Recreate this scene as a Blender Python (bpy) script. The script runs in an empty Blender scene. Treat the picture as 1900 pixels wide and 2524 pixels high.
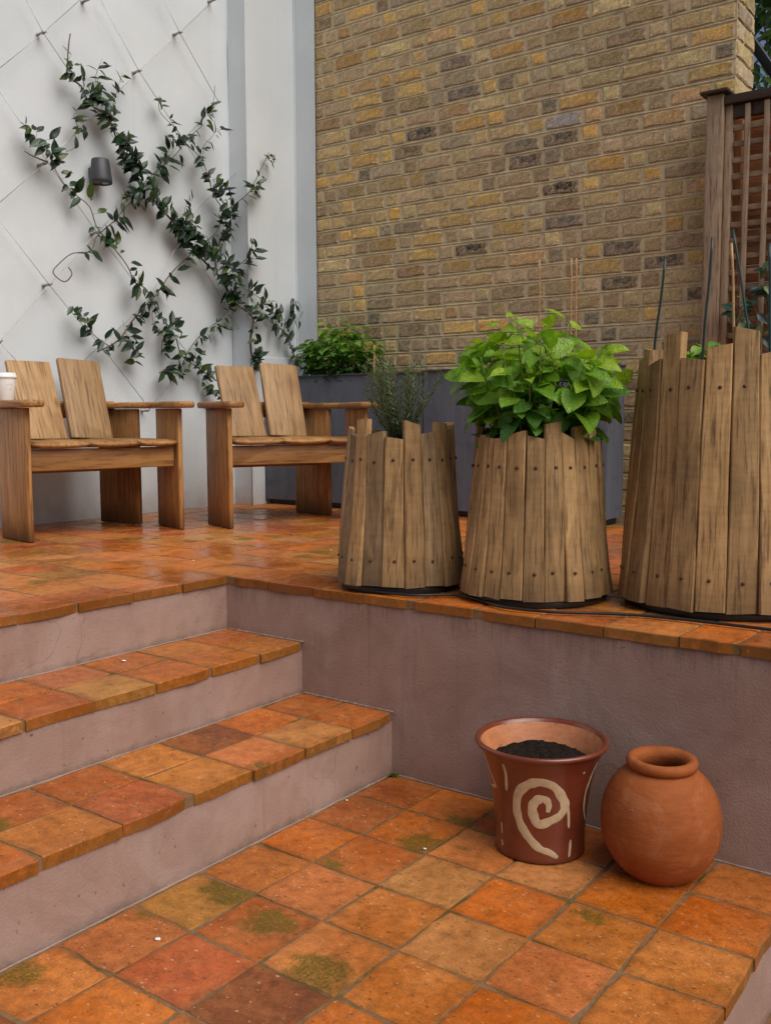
import bpy, bmesh, math, random
from mathutils import Vector, Matrix, Euler
from mathutils import noise as mnoise

rnd = random.Random(7)
S = 0.18                       # one floor tile, in metres; coordinates marked "u" are in tiles
sc = bpy.context.scene
COL = sc.collection

# ------------------------------------------------------------------ camera
CAM = Vector((8.5562, -11.679, 5.4654))
YAW, PITCH, ROLL, FPX = 2.2071, -0.0979, -0.0030, 2387.0
_fw = Vector((math.cos(YAW) * math.cos(PITCH), math.sin(YAW) * math.cos(PITCH), math.sin(PITCH)))
_r = Vector((math.sin(YAW), -math.cos(YAW), 0))
_u = _r.cross(_fw)
RT = math.cos(ROLL) * _r + math.sin(ROLL) * _u
UP = -math.sin(ROLL) * _r + math.cos(ROLL) * _u
cam_data = bpy.data.cameras.new("camera")
cam = bpy.data.objects.new("camera", cam_data)
COL.objects.link(cam)
M = Matrix((RT, UP, -_fw)).transposed().to_4x4()
M.translation = CAM * S
cam.matrix_world = M
cam_data.sensor_fit = 'HORIZONTAL'
cam_data.sensor_width = 36.0
cam_data.lens = 36.0 * FPX / 1900.0
cam_data.clip_start = 0.05
cam_data.clip_end = 500.0
sc.camera = cam

# ------------------------------------------------------------------ sky, sun, exposure
SUN_AZ = Vector((1.0, -0.19)).normalized()
SUN_EL = math.radians(50)
world = bpy.data.worlds.new("World")
sc.world = world
world.use_nodes = True
wn = world.node_tree
for n in list(wn.nodes):
    wn.nodes.remove(n)
wo = wn.nodes.new('ShaderNodeOutputWorld')
wb = wn.nodes.new('ShaderNodeBackground')
sky = wn.nodes.new('ShaderNodeTexSky')
sky.sky_type = 'NISHITA'
sky.sun_disc = False
sky.sun_elevation = SUN_EL
sky.sun_rotation = math.atan2(SUN_AZ.x, SUN_AZ.y)
sky.dust_density = 5.0
sky.ozone_density = 0.5
sky.air_density = 0.7
wb.inputs['Strength'].default_value = 0.066
wn.links.new(sky.outputs[0], wb.inputs['Color'])
wn.links.new(wb.outputs[0], wo.inputs['Surface'])
sun_d = bpy.data.lights.new("sun", 'SUN')
sun_d.energy = 1.5
sun_d.angle = math.radians(58)
sun_d.color = (1.0, 0.98, 0.95)
sun = bpy.data.objects.new("sun", sun_d)
COL.objects.link(sun)
sdir = Vector((SUN_AZ.x * math.cos(SUN_EL), SUN_AZ.y * math.cos(SUN_EL), math.sin(SUN_EL)))
sun.rotation_euler = sdir.to_track_quat('Z', 'Y').to_euler()
sun.location = (0, 0, 8)
sc.view_settings.view_transform = 'Standard'
sc.view_settings.look = 'None'
sc.view_settings.exposure = 0.54
sc.view_settings.gamma = 1.0
sc.view_settings.use_curve_mapping = False
sc.render.engine = 'CYCLES'
sc.cycles.use_denoising = True
sc.cycles.max_bounces = 8
sc.cycles.diffuse_bounces = 4
sc.cycles.transparent_max_bounces = 8

# ------------------------------------------------------------------ helpers
D2S = 1900.0 / 1665.0


def ray(x, y):
    x *= D2S
    y *= D2S
    return _fw + RT * ((x - 950) / FPX) - UP * ((y - 1262) / FPX)


def at(x, y, axis, val):
    """point (in tiles) of a traced picture position on the plane axis = val"""
    d = ray(x, y)
    t = (val - CAM[axis]) / d[axis]
    return CAM + d * t


def tag(o, label=None, cat=None, group=None, kind=None):
    if label:
        o["label"] = label
    if cat:
        o["category"] = cat
    if group:
        o["group"] = group
    if kind:
        o["kind"] = kind
    return o


def link(o, parent=None):
    COL.objects.link(o)
    if parent is not None:
        o.parent = parent
    return o


def empty(name, loc=(0, 0, 0), rz=0.0, label=None, cat=None, group=None):
    o = bpy.data.objects.new(name, None)
    o.empty_display_size = 0.05
    link(o)
    o.location = loc
    o.rotation_euler = (0, 0, rz)
    return tag(o, label, cat, group)


def mesh_of(name, V, F, mat=None, smooth=False, cols=None):
    me = bpy.data.meshes.new(name)
    me.from_pydata([tuple(v) for v in V], [], F)
    if mat is not None:
        for m in (mat if isinstance(mat, (list, tuple)) else [mat]):
            me.materials.append(m)
    if smooth:
        me.polygons.foreach_set('use_smooth', [True] * len(me.polygons))
    if cols is not None:
        ca = me.color_attributes.new('Col', 'FLOAT_COLOR', 'POINT')
        flat = []
        for c in cols:
            flat.extend((c[0], c[1], c[2], 1.0))
        ca.data.foreach_set('color', flat)
    me.update()
    return me


def obj(name, V, F, mat=None, parent=None, smooth=False, cols=None):
    return link(bpy.data.objects.new(name, mesh_of(name, V, F, mat, smooth, cols)), parent)


def inst(name, me, parent=None, mw=None):
    o = bpy.data.objects.new(name, me)
    link(o, parent)
    if mw is not None:
        o.matrix_local = mw
    return o


def from_bm(name, bm, mat, parent=None, smooth=False):
    me = bpy.data.meshes.new(name)
    bm.to_mesh(me)
    bm.free()
    me.materials.append(mat)
    if smooth:
        me.polygons.foreach_set('use_smooth', [True] * len(me.polygons))
    return link(bpy.data.objects.new(name, me), parent)


def box_bm(x0, x1, y0, y1, z0, z1, bev=0.0, seg=1):
    bm = bmesh.new()
    bmesh.ops.create_cube(bm, size=1)
    for v in bm.verts:
        v.co = Vector((x0 + (v.co.x + .5) * (x1 - x0), y0 + (v.co.y + .5) * (y1 - y0), z0 + (v.co.z + .5) * (z1 - z0)))
    if bev > 0:
        bmesh.ops.bevel(bm, geom=list(bm.edges), offset=bev, segments=seg, affect='EDGES', profile=.5)
    return bm


def box(name, x0, x1, y0, y1, z0, z1, mat, parent=None, bev=0.0, seg=1, smooth=False):
    return from_bm(name, box_bm(x0, x1, y0, y1, z0, z1, bev, seg), mat, parent, smooth)


def tube_geo(pts, rad, n=6, caps=True):
    V, F = [], []
    pts = [Vector(p) for p in pts]
    m = len(pts)
    prev = None
    for i, p in enumerate(pts):
        t = (pts[min(i + 1, m - 1)] - pts[max(i - 1, 0)])
        if t.length < 1e-9:
            t = Vector((0, 0, 1))
        t.normalize()
        if prev is None:
            a = Vector((0, 0, 1)) if abs(t.z) < .9 else Vector((1, 0, 0))
            s = t.cross(a).normalized()
        else:
            s = (prev - t * prev.dot(t))
            s = s.normalized() if s.length > 1e-6 else t.orthogonal().normalized()
        prev = s
        b = t.cross(s)
        r = rad(i / (m - 1)) if callable(rad) else rad
        for k in range(n):
            a = 2 * math.pi * k / n
            V.append(p + (s * math.cos(a) + b * math.sin(a)) * r)
    for i in range(m - 1):
        for k in range(n):
            k2 = (k + 1) % n
            F.append((i * n + k, i * n + k2, (i + 1) * n + k2, (i + 1) * n + k))
    if caps:
        F.append(tuple(range(n))[::-1])
        F.append(tuple((m - 1) * n + k for k in range(n)))
    return V, F


def tube(name, pts, rad, mat, parent=None, n=6, smooth=True):
    V, F = tube_geo(pts, rad, n)
    return obj(name, V, F, mat, parent, smooth)


def lathe_geo(prof, n=48, wob=0.0, seed=0):
    V, F = [], []
    for (r, z) in prof:
        for k in range(n):
            a = 2 * math.pi * k / n
            rr = r * (1 + wob * mnoise.noise(Vector((math.cos(a) * 1.2 + seed, math.sin(a) * 1.2, z * 6))))
            V.append((rr * math.cos(a), rr * math.sin(a), z))
    for i in range(len(prof) - 1):
        for k in range(n):
            k2 = (k + 1) % n
            F.append((i * n + k, i * n + k2, (i + 1) * n + k2, (i + 1) * n + k))
    return V, F


def lathe(name, prof, mat, parent=None, n=48, wob=0.0, seed=0):
    V, F = lathe_geo(prof, n, wob, seed)
    return obj(name, V, F, mat, parent, True)


def catmull(P, sub=6):
    P = [Vector(p) for p in P]
    out = []
    for i in range(len(P) - 1):
        p0, p1, p2, p3 = P[max(i - 1, 0)], P[i], P[i + 1], P[min(i + 2, len(P) - 1)]
        for k in range(sub):
            t = k / sub
            out.append(.5 * ((2 * p1) + (p2 - p0) * t + (2 * p0 - 5 * p1 + 4 * p2 - p3) * t * t + (3 * p1 - p0 - 3 * p2 + p3) * t ** 3))
    out.append(P[-1])
    return out


# ------------------------------------------------------------------ materials
class NT:
    def __init__(self, name):
        self.m = bpy.data.materials.new(name)
        self.m.use_nodes = True
        self.t = self.m.node_tree
        self.b = self.t.nodes['Principled BSDF']
        self.out = self.t.nodes['Material Output']

    def n(self, typ, **kw):
        nd = self.t.nodes.new(typ)
        for k, v in kw.items():
            if hasattr(nd, k):
                setattr(nd, k, v)
            else:
                self.set(nd, k, v)
        return nd

    def set(self, nd, k, v):
        s = nd.inputs[k.replace('_', ' ')] if isinstance(k, str) else nd.inputs[k]
        if isinstance(v, bpy.types.NodeSocket):
            self.t.links.new(v, s)
        else:
            s.default_value = v

    def coords(self, kind='Object', scale=(1, 1, 1), rand=0.0, rot=(0, 0, 0)):
        tc = self.n('ShaderNodeTexCoord')
        mp = self.n('ShaderNodeMapping')
        mp.inputs['Scale'].default_value = scale
        mp.inputs['Rotation'].default_value = rot
        src = tc.outputs[kind]
        if rand:
            oi = self.n('ShaderNodeObjectInfo')
            ml = self.n('ShaderNodeVectorMath', operation='SCALE')
            ml.inputs[0].default_value = (37.1, 91.7, 53.3)
            self.t.links.new(oi.outputs['Random'], ml.inputs['Scale'])
            ad = self.n('ShaderNodeVectorMath', operation='ADD')
            self.t.links.new(src, ad.inputs[0])
            self.t.links.new(ml.outputs[0], ad.inputs[1])
            src = ad.outputs[0]
        self.t.links.new(src, mp.inputs['Vector'])
        return mp.outputs[0]

    def noise(self, vec, scale, detail=3, rough=.55, dist=0.0):
        nd = self.n('ShaderNodeTexNoise')
        nd.inputs['Scale'].default_value = scale
        nd.inputs['Detail'].default_value = detail
        nd.inputs['Roughness'].default_value = rough
        nd.inputs['Distortion'].default_value = dist
        self.t.links.new(vec, nd.inputs['Vector'])
        return nd.outputs['Fac']

    def ramp(self, fac, stops, interp='LINEAR'):
        nd = self.n('ShaderNodeValToRGB')
        cr = nd.color_ramp
        cr.interpolation = interp
        while len(cr.elements) < len(stops):
            cr.elements.new(.5)
        for e, (p, c) in zip(cr.elements, stops):
            e.position = p
            if not isinstance(c, (tuple, list)):
                c = (c, c, c)
            e.color = (c[0], c[1], c[2], 1)
        self.t.links.new(fac, nd.inputs[0])
        return nd.outputs[0]

    def mix(self, fac, a, b, blend='MIX'):
        nd = self.n('ShaderNodeMix', data_type='RGBA', blend_type=blend)
        for s, v in ((nd.inputs[0], fac), (nd.inputs[6], a), (nd.inputs[7], b)):
            if isinstance(v, bpy.types.NodeSocket):
                self.t.links.new(v, s)
            elif isinstance(v, (int, float)):
                s.default_value = v
            else:
                s.default_value = (v[0], v[1], v[2], 1)
        return nd.outputs[2]

    def math(self, op, a, b=0.0, clamp=False):
        nd = self.n('ShaderNodeMath', operation=op, use_clamp=clamp)
        for s, v in ((nd.inputs[0], a), (nd.inputs[1], b)):
            if isinstance(v, bpy.types.NodeSocket):
                self.t.links.new(v, s)
            else:
                s.default_value = v
        return nd.outputs[0]

    def bump(self, h, strength=.3, dist=.01, normal=None):
        nd = self.n('ShaderNodeBump')
        nd.inputs['Strength'].default_value = strength
        nd.inputs['Distance'].default_value = dist
        self.t.links.new(h, nd.inputs['Height'])
        if normal is not None:
            self.t.links.new(normal, nd.inputs['Normal'])
        return nd.outputs[0]

    def fin(self, color=None, rough=None, normal=None, spec=None, metal=None, **kw):
        for k, v in (('Base Color', color), ('Roughness', rough), ('Normal', normal), ('Specular IOR Level', spec), ('Metallic', metal)):
            if v is None:
                continue
            s = self.b.inputs[k]
            if isinstance(v, bpy.types.NodeSocket):
                self.t.links.new(v, s)
            elif isinstance(v, (tuple, list)):
                s.default_value = (v[0], v[1], v[2], 1)
            else:
                s.default_value = v
        return self.m


def simple(name, col, rough=.6, var=.15, scale=30, bump=.1, metal=0.0, spec=.5):
    t = NT(name)
    v = t.coords('Object')
    f = t.noise(v, scale, 4)
    c = t.mix(t.ramp(f, [(.3, 0), (.7, 1)]), [x * (1 - var) for x in col], [min(1, x * (1 + var)) for x in col])
    return t.fin(c, rough, t.bump(f, bump, .003), spec, metal)


def make_tile_mat():
    t = NT('terracotta_tile')
    oi = t.n('ShaderNodeObjectInfo')
    v = t.coords('Object', rand=1)
    w = t.coords('Object')
    geo = t.n('ShaderNodeNewGeometry')
    big = t.noise(v, 9, 3, .6, .8)
    mid = t.noise(v, 38, 4, .65)
    fine = t.noise(v, 260, 3, .6)
    col = t.mix(t.ramp(big, [(.32, 0), (.7, 1)]), oi.outputs['Color'], (.5, .19, .055))
    col = t.mix(.55, col, oi.outputs['Color'])
    shade = t.ramp(mid, [(.28, .66), (.5, 1.0), (.72, 1.25)])
    col = t.mix(1.0, col, shade, 'MULTIPLY')
    sh2 = t.ramp(fine, [(.32, .78), (.68, 1.18)])
    col = t.mix(1.0, col, sh2, 'MULTIPLY')
    # chalky and dark inclusions in the clay
    vo = t.n('ShaderNodeTexVoronoi', feature='F1')
    vo.inputs['Scale'].default_value = 78
    t.t.links.new(t.coords('Object', scale=(1, 1.9, 1), rand=1), vo.inputs['Vector'])
    sep = t.n('ShaderNodeSeparateColor')
    t.t.links.new(vo.outputs['Color'], sep.inputs[0])
    blob = t.math('LESS_THAN', vo.outputs['Distance'], t.math('MULTIPLY', sep.outputs[1], .36))
    lightm = t.math('MULTIPLY', blob, t.math('GREATER_THAN', sep.outputs[0], .80))
    darkm = t.math('MULTIPLY', blob, t.math('LESS_THAN', sep.outputs[0], .22))
    col = t.mix(t.math('MULTIPLY', lightm, .55), col, (.66, .42, .24))
    col = t.mix(t.math('MULTIPLY', darkm, .7), col, (.12, .045, .02))
    # pale efflorescence
    eff = t.ramp(t.noise(v, 16, 5, .7, 1.2), [(.62, 0), (.8, .4)])
    col = t.mix(eff, col, (.5, .33, .24))
    # moss: an irregular patch whose size is carried by the object's alpha
    off = t.n('ShaderNodeVectorMath', operation='MULTIPLY_ADD')
    cmb = t.n('ShaderNodeCombineXYZ')
    r1 = t.math('SUBTRACT', t.math('FRACT', t.math('MULTIPLY', oi.outputs['Random'], 17.3)), .5)
    r2 = t.math('SUBTRACT', t.math('FRACT', t.math('MULTIPLY', oi.outputs['Random'], 41.9)), .5)
    t.t.links.new(r1, cmb.inputs[0])
    t.t.links.new(r2, cmb.inputs[1])
    t.t.links.new(cmb.outputs[0], off.inputs[0])
    off.inputs[1].default_value = (.165, .165, 0)
    t.t.links.new(w, off.inputs[2])
    ln = t.n('ShaderNodeVectorMath', operation='LENGTH')
    flat = t.n('ShaderNodeVectorMath', operation='MULTIPLY')
    t.t.links.new(off.outputs[0], flat.inputs[0])
    flat.inputs[1].default_value = (1, 1.25, 0)
    t.t.links.new(flat.outputs[0], ln.inputs[0])
    alpha = oi.outputs['Alpha']
    rad = t.math('SUBTRACT', t.math('MULTIPLY', alpha, .075), ln.outputs['Value'])
    rad = t.math('ADD', rad, t.math('MULTIPLY', t.math('SUBTRACT', t.noise(v, 32, 5, .7), .5), .12))
    mossm = t.math('MULTIPLY', t.ramp(rad, [(0.0, 0), (.03, 1)]), t.math('GREATER_THAN', alpha, .02))
    mossm = t.math('MULTIPLY', mossm, t.ramp(t.noise(v, 190, 3, .6), [(.3, .3), (.58, .95)]))
    mosscol = t.mix(t.noise(v, 120, 3), (.065, .058, .004), (.15, .115, .01))
    col = t.mix(mossm, col, mosscol)
    # grime that creeps in from the joints
    ab = t.n('ShaderNodeVectorMath', operation='ABSOLUTE')
    t.t.links.new(w, ab.inputs[0])
    sa = t.n('ShaderNodeSeparateXYZ')
    t.t.links.new(ab.outputs[0], sa.inputs[0])
    em = t.math('MAXIMUM', sa.outputs[0], sa.outputs[1])
    em = t.math('ADD', em, t.math('MULTIPLY', t.math('SUBTRACT', t.noise(v, 26, 5, .75), .5), .05))
    em = t.ramp(em, [(.074, 0), (.098, .62)])
    col = t.mix(em, col, (.13, .075, .026))
    # worn sides of the tiles gather ochre algae
    sx = t.n('ShaderNodeSeparateXYZ')
    t.t.links.new(geo.outputs['Normal'], sx.inputs[0])
    side = t.math('SUBTRACT', 1.0, t.math('ABSOLUTE', sx.outputs[2]), True)
    alg = t.math('MULTIPLY', t.ramp(side, [(.55, 0), (.9, 1)]), t.ramp(t.noise(v, 60, 4, .7), [(.35, .25), (.65, .9)]))
    col = t.mix(alg, col, (.2, .09, .018))
    # rain film: patches of wet and drier clay across the whole paving
    wp = t.n('ShaderNodeVectorMath', operation='SCALE')
    t.t.links.new(geo.outputs['Position'], wp.inputs[0])
    wp.inputs['Scale'].default_value = 1.0
    wet = t.noise(wp.outputs[0], 3.2, 4, .6, .6)
    wetm = t.ramp(wet, [(.42, 0), (.62, 1)])
    col = t.mix(t.math('MULTIPLY', wetm, .6), col, t.mix(1.0, col, (.62, .52, .45), 'MULTIPLY'))
    rough = t.ramp(wet, [(.36, .5), (.48, .3), (.6, .1)])
    rough = t.math('ADD', rough, t.math('MULTIPLY', mossm, .4), True)
    h = t.math('ADD', t.math('MULTIPLY', mid, .6), t.math('MULTIPLY', fine, .25))
    h = t.math('SUBTRACT', h, t.math('MULTIPLY', darkm, .6))
    nm = t.bump(h, .42, .0025)
    return t.fin(col, rough, nm, .32)


def make_brick_mat(name='stock_brick'):
    t = NT(name)
    at_ = t.n('ShaderNodeAttribute', attribute_name='Col')
    v = t.coords('Object')
    big = t.noise(v, 17, 5, .7, 1.2)
    mid = t.noise(v, 60, 5, .75)
    fine = t.noise(v, 130, 5, .75)
    col = t.mix(t.ramp(big, [(.44, 0), (.62, .8)]), at_.outputs['Color'], (.43, .32, .215))
    col = t.mix(t.ramp(t.noise(v, 24, 4, .65, 1.0), [(.54, 0), (.68, .55)]), col, (.44, .29, .12))
    col = t.mix(1.0, col, t.ramp(mid, [(.25, .45), (.48, 1.0), (.72, 1.4)]), 'MULTIPLY')
    col = t.mix(t.ramp(t.noise(v, 40, 5, .75, 1), [(.6, 0), (.7, .75)]), col, (.12, .088, .06))
    col = t.mix(t.ramp(fine, [(.56, 0), (.7, .5)]), col, (.62, .52, .38))
    col = t.mix(t.ramp(fine, [(.3, .6), (.42, 0)]), col, (.1, .075, .05))
    h = t.math('ADD', t.math('MULTIPLY', mid, .8), t.math('MULTIPLY', fine, .3))
    h = t.math('ADD', h, t.math('MULTIPLY', t.noise(v, 18, 3, .6, 1), .8))
    return t.fin(col, .92, t.bump(h, .6, .008), .15)


def make_mortar(name, c, scale=40):
    t = NT(name)
    v = t.coords('Object')
    a = t.noise(v, scale, 5, .65)
    b = t.noise(v, 4, 3)
    col = t.mix(t.ramp(a, [(.3, 0), (.7, 1)]), [x * .72 for x in c], [x * 1.15 for x in c])
    col = t.mix(t.ramp(b, [(.4, 0), (.65, .45)]), col, [x * .6 for x in c])
    if 'grout' in name:
        gp = t.n('ShaderNodeNewGeometry')
        col = t.mix(t.ramp(t.noise(gp.outputs['Position'], 7, 5, .7), [(.5, 0), (.62, .8)]), col, (.075, .06, .012))
    return t.fin(col, .95, t.bump(a, .6, .004), .1)


def make_stucco():
    t = NT('mauve_stucco')
    geo = t.n('ShaderNodeNewGeometry')
    tc = t.coords('Object')
    p = geo.outputs['Position']
    grain = t.noise(p, 170, 3, .6)
    wave = t.noise(p, 7, 4, .6, .5)
    mp = t.n('ShaderNodeMapping')
    mp.inputs['Scale'].default_value = (16, 16, .7)
    t.t.links.new(p, mp.inputs['Vector'])
    streak = t.noise(mp.outputs[0], 2.4, 4, .6)
    speck = t.noise(p, 75, 2, .5)
    col = t.mix(t.ramp(wave, [(.3, 0), (.72, 1)]), (.272, .172, .135), (.34, .228, .184))
    col = t.mix(t.ramp(streak, [(.56, 0), (.72, .4)]), col, (.2, .145, .13))
    col = t.mix(t.ramp(speck, [(.71, 0), (.76, .75)]), col, (.07, .05, .04))
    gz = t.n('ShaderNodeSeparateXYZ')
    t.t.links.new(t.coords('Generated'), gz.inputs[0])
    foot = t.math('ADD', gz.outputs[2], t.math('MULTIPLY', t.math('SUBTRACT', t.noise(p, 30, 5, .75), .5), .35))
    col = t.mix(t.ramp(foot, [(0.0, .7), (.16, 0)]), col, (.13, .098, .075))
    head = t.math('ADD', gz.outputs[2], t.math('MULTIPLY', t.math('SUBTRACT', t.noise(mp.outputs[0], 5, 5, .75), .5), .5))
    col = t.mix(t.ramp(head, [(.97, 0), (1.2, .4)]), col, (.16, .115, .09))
    cv = t.n('ShaderNodeTexVoronoi', feature='DISTANCE_TO_EDGE')
    cv.inputs['Scale'].default_value = 2.6
    wv = t.n('ShaderNodeVectorMath', operation='ADD')
    nzv = t.n('ShaderNodeTexNoise')
    nzv.inputs['Scale'].default_value = 6.0
    t.t.links.new(p, nzv.inputs['Vector'])
    sv = t.n('ShaderNodeVectorMath', operation='SCALE')
    t.t.links.new(nzv.outputs['Color'], sv.inputs[0])
    sv.inputs['Scale'].default_value = .35
    t.t.links.new(p, wv.inputs[0])
    t.t.links.new(sv.outputs[0], wv.inputs[1])
    t.t.links.new(wv.outputs[0], cv.inputs['Vector'])
    crack = t.math('MULTIPLY', t.ramp(cv.outputs['Distance'], [(.0, 1), (.012, 0)]), t.ramp(t.noise(p, 2.3, 3), [(.52, 0), (.62, .55)]))
    col = t.mix(crack, col, (.11, .075, .055))
    patchy = t.noise(p, 3.1, 5, .65, .8)
    col = t.mix(t.ramp(patchy, [(.47, 0), (.62, .42)]), col, (.41, .305, .262))
    h = t.math('ADD', grain, t.math('MULTIPLY', wave, 1.5))
    return t.fin(col, .85, t.bump(h, .45, .003), .25)


def make_white():
    t = NT('white_render')
    geo = t.n('ShaderNodeNewGeometry')
    p = geo.outputs['Position']
    g = t.noise(p, 55, 4, .6)
    w = t.noise(p, 2.2, 4, .6, .6)
    mp = t.n('ShaderNodeMapping')
    mp.inputs['Scale'].default_value = (9, 9, .6)
    t.t.links.new(p, mp.inputs['Vector'])
    st = t.noise(mp.outputs[0], 2.0, 4, .6)
    col = t.mix(t.ramp(w, [(.35, 0), (.7, 1)]), (.585, .638, .66), (.645, .69, .71))
    col = t.mix(t.ramp(st, [(.58, 0), (.75, .3)]), col, (.51, .55, .565))
    # splash-back dirt just above the paving
    sx = t.n('ShaderNodeSeparateXYZ')
    t.t.links.new(p, sx.inputs[0])
    low = t.math('SUBTRACT', sx.outputs[2], .495)
    low = t.math('ADD', low, t.math('MULTIPLY', t.math('SUBTRACT', t.noise(p, 14, 5, .7), .5), .25))
    col = t.mix(t.ramp(low, [(0.0, .55), (.13, 0)]), col, (.4, .37, .33))
    h = t.math('ADD', t.math('MULTIPLY', g, .5), t.math('MULTIPLY', w, 1.0))
    return t.fin(col, .75, t.bump(h, .35, .006), .3)


def make_wood(name, c0, c1, dark, scale=1.0, rough=.6, grain=1.0, saw=0.0, wetdark=.0, streak=.0, spread=.44):
    """timber with the grain along local Z"""
    t = NT(name)
    oi = t.n('ShaderNodeObjectInfo')
    v = t.coords('Object', scale=(1, 1, .06), rand=1)
    v2 = t.coords('Object', scale=(1, 1, .16), rand=1)
    v3 = t.coords('Object', scale=(1, 1, 1), rand=1)
    ringsrc = t.noise(v2, 5.5 * scale, 2, .5, .3)
    rings = t.math('FRACT', t.math('MULTIPLY', ringsrc, 15))
    ringm = t.ramp(rings, [(0, 0), (.7, .75), (.92, 1), (1, 0)])
    fib = t.noise(v, 170 * scale, 4, .7)
    fib2 = t.noise(v, 70 * scale, 3, .6)
    patch = t.noise(v3, 5, 4, .6)
    col = t.mix(ringm, c0, c1)
    col = t.mix(.5, col, t.mix(t.ramp(fib2, [(.3, 0), (.7, 1)]), c0, c1))
    col = t.mix(t.ramp(fib, [(.5, 0), (.66, .8 * grain)]), col, dark)
    col = t.mix(t.ramp(patch, [(.5, 0), (.75, .45)]), col, dark)
    kv = t.n('ShaderNodeTexVoronoi', feature='F1')
    kv.inputs['Scale'].default_value = 7.0
    t.t.links.new(t.coords('Object', scale=(1, 1, .42), rand=1), kv.inputs['Vector'])
    ks = t.n('ShaderNodeSeparateColor')
    t.t.links.new(kv.outputs['Color'], ks.inputs[0])
    km = t.math('MULTIPLY', t.ramp(t.math('ADD', kv.outputs['Distance'], t.math('MULTIPLY', t.math('SUBTRACT', fib2, .5), .06)), [(.035, 1), (.1, 0)]), t.math('GREATER_THAN', ks.outputs[0], .62))
    col = t.mix(t.math('MULTIPLY', km, .7), col, dark)
    val = t.math('ADD', 1 - spread / 2, t.math('MULTIPLY', oi.outputs['Random'], spread))
    cm = t.n('ShaderNodeCombineColor')
    for i in range(3):
        t.t.links.new(val, cm.inputs[i])
    col = t.mix(1.0, col, cm.outputs[0], 'MULTIPLY')
    if wetdark or streak:
        so = t.n('ShaderNodeSeparateXYZ')
        t.t.links.new(t.coords('Object'), so.inputs[0])
        if wetdark:
            lo = t.math('ADD', so.outputs[2], t.math('MULTIPLY', t.math('SUBTRACT', fib2, .5), .16))
            col = t.mix(t.ramp(lo, [(0.0, wetdark), (.11, 0)]), col, [x * .55 for x in dark])
        if streak:
            ax = t.math('ADD', t.math('ABSOLUTE', so.outputs[0]), t.math('MULTIPLY', t.math('SUBTRACT', fib2, .5), .012))
            sm = t.ramp(ax, [(.0, streak), (.011, 0)])
            sm = t.math('MULTIPLY', sm, t.ramp(t.noise(t.coords('Object', scale=(.01, .01, 1), rand=1), 9, 2, .5), [(.45, 0), (.6, 1)]))
            col = t.mix(sm, col, [x * .6 for x in dark])
    h = t.math('ADD', fib, t.math('MULTIPLY', fib2, .8))
    if saw:
        vs = t.coords('Object', scale=(.12, .12, 1), rand=1, rot=(0, .1, 0))
        sawn = t.noise(vs, 85, 3, .6)
        col = t.mix(1.0, col, t.ramp(sawn, [(.3, 1 - .32 * saw), (.6, 1 + .14 * saw)]), 'MULTIPLY')
        h = t.math('ADD', h, t.math('MULTIPLY', sawn, saw))
    return t.fin(col, rough, t.bump(h, .35, .0022), .35)


def make_leaf(name, rough=.38, trans=.3, gain=1.0, quilt=0.0, spec=.5):
    t = NT(name)
    at_ = t.n('ShaderNodeAttribute', attribute_name='Col')
    v = t.coords('Object')
    f = t.noise(v, 60, 3)
    col = t.mix(1.0, at_.outputs['Color'], t.ramp(f, [(.3, .8 * gain), (.7, 1.15 * gain)]), 'MULTIPLY')
    nm = None
    if quilt:
        vo = t.n('ShaderNodeTexVoronoi', feature='SMOOTH_F1')
        vo.inputs['Scale'].default_value = 190
        t.t.links.new(v, vo.inputs['Vector'])
        nm = t.bump(t.math('ADD', vo.outputs['Distance'], t.math('MULTIPLY', t.noise(v, 90, 3), .6)), quilt, .003)
    t.fin(col, rough, nm, spec)
    tr = t.n('ShaderNodeBsdfTranslucent')
    t.t.links.new(t.mix(1.0, col, (1.3, 1.35, .6), 'MULTIPLY'), tr.inputs['Color'])
    mx = t.n('ShaderNodeMixShader')
    mx.inputs[0].default_value = trans
    t.t.links.new(t.b.outputs[0], mx.inputs[1])
    t.t.links.new(tr.outputs[0], mx.inputs[2])
    t.t.links.new(mx.outputs[0], t.out.inputs['Surface'])
    return t.m


TILE = make_tile_mat()
BRICK = make_brick_mat()
MORTAR = make_mortar('lime_mortar', (.57, .47, .295))
GROUT = make_mortar('tile_grout', (.235, .14, .072), 60)
STUCCO = make_stucco()
WHITE = make_white()
OAK = make_wood('chair_oak', (.45, .235, .078), (.265, .118, .034), (.105, .044, .014), .55, .5)
OAK_LEG = make_wood('chair_leg_oak', (.45, .235, .078), (.265, .118, .034), (.105, .044, .014), .55, .5, 1.0, 0, .85)
OAK_BACK = make_wood('chair_back_oak', (.42, .27, .13), (.28, .158, .064), (.12, .062, .025), .55, .55)
STAVE = make_wood('planter_oak', (.48, .305, .132), (.315, .18, .07), (.1, .054, .023), .8, .75, 1.0, .35, .45, .26, .55)
STAVE_GREY = make_wood('weathered_oak', (.45, .305, .155), (.295, .185, .09), (.085, .056, .032), .8, .8, 1.0, .3, .45, .26, .55)
FENCE = make_wood('trellis_timber', (.35, .25, .165), (.25, .168, .105), (.07, .043, .026), .8, .75)
FENCE_DARK = make_wood('wet_rail_timber', (.07, .038, .022), (.045, .024, .014), (.02, .01, .007), 1.2, .5)
CEDAR = make_wood('cedar_board', (.62, .29, .12), (.46, .19, .075), (.18, .07, .028), .8, .6)
ZINC = None


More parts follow.
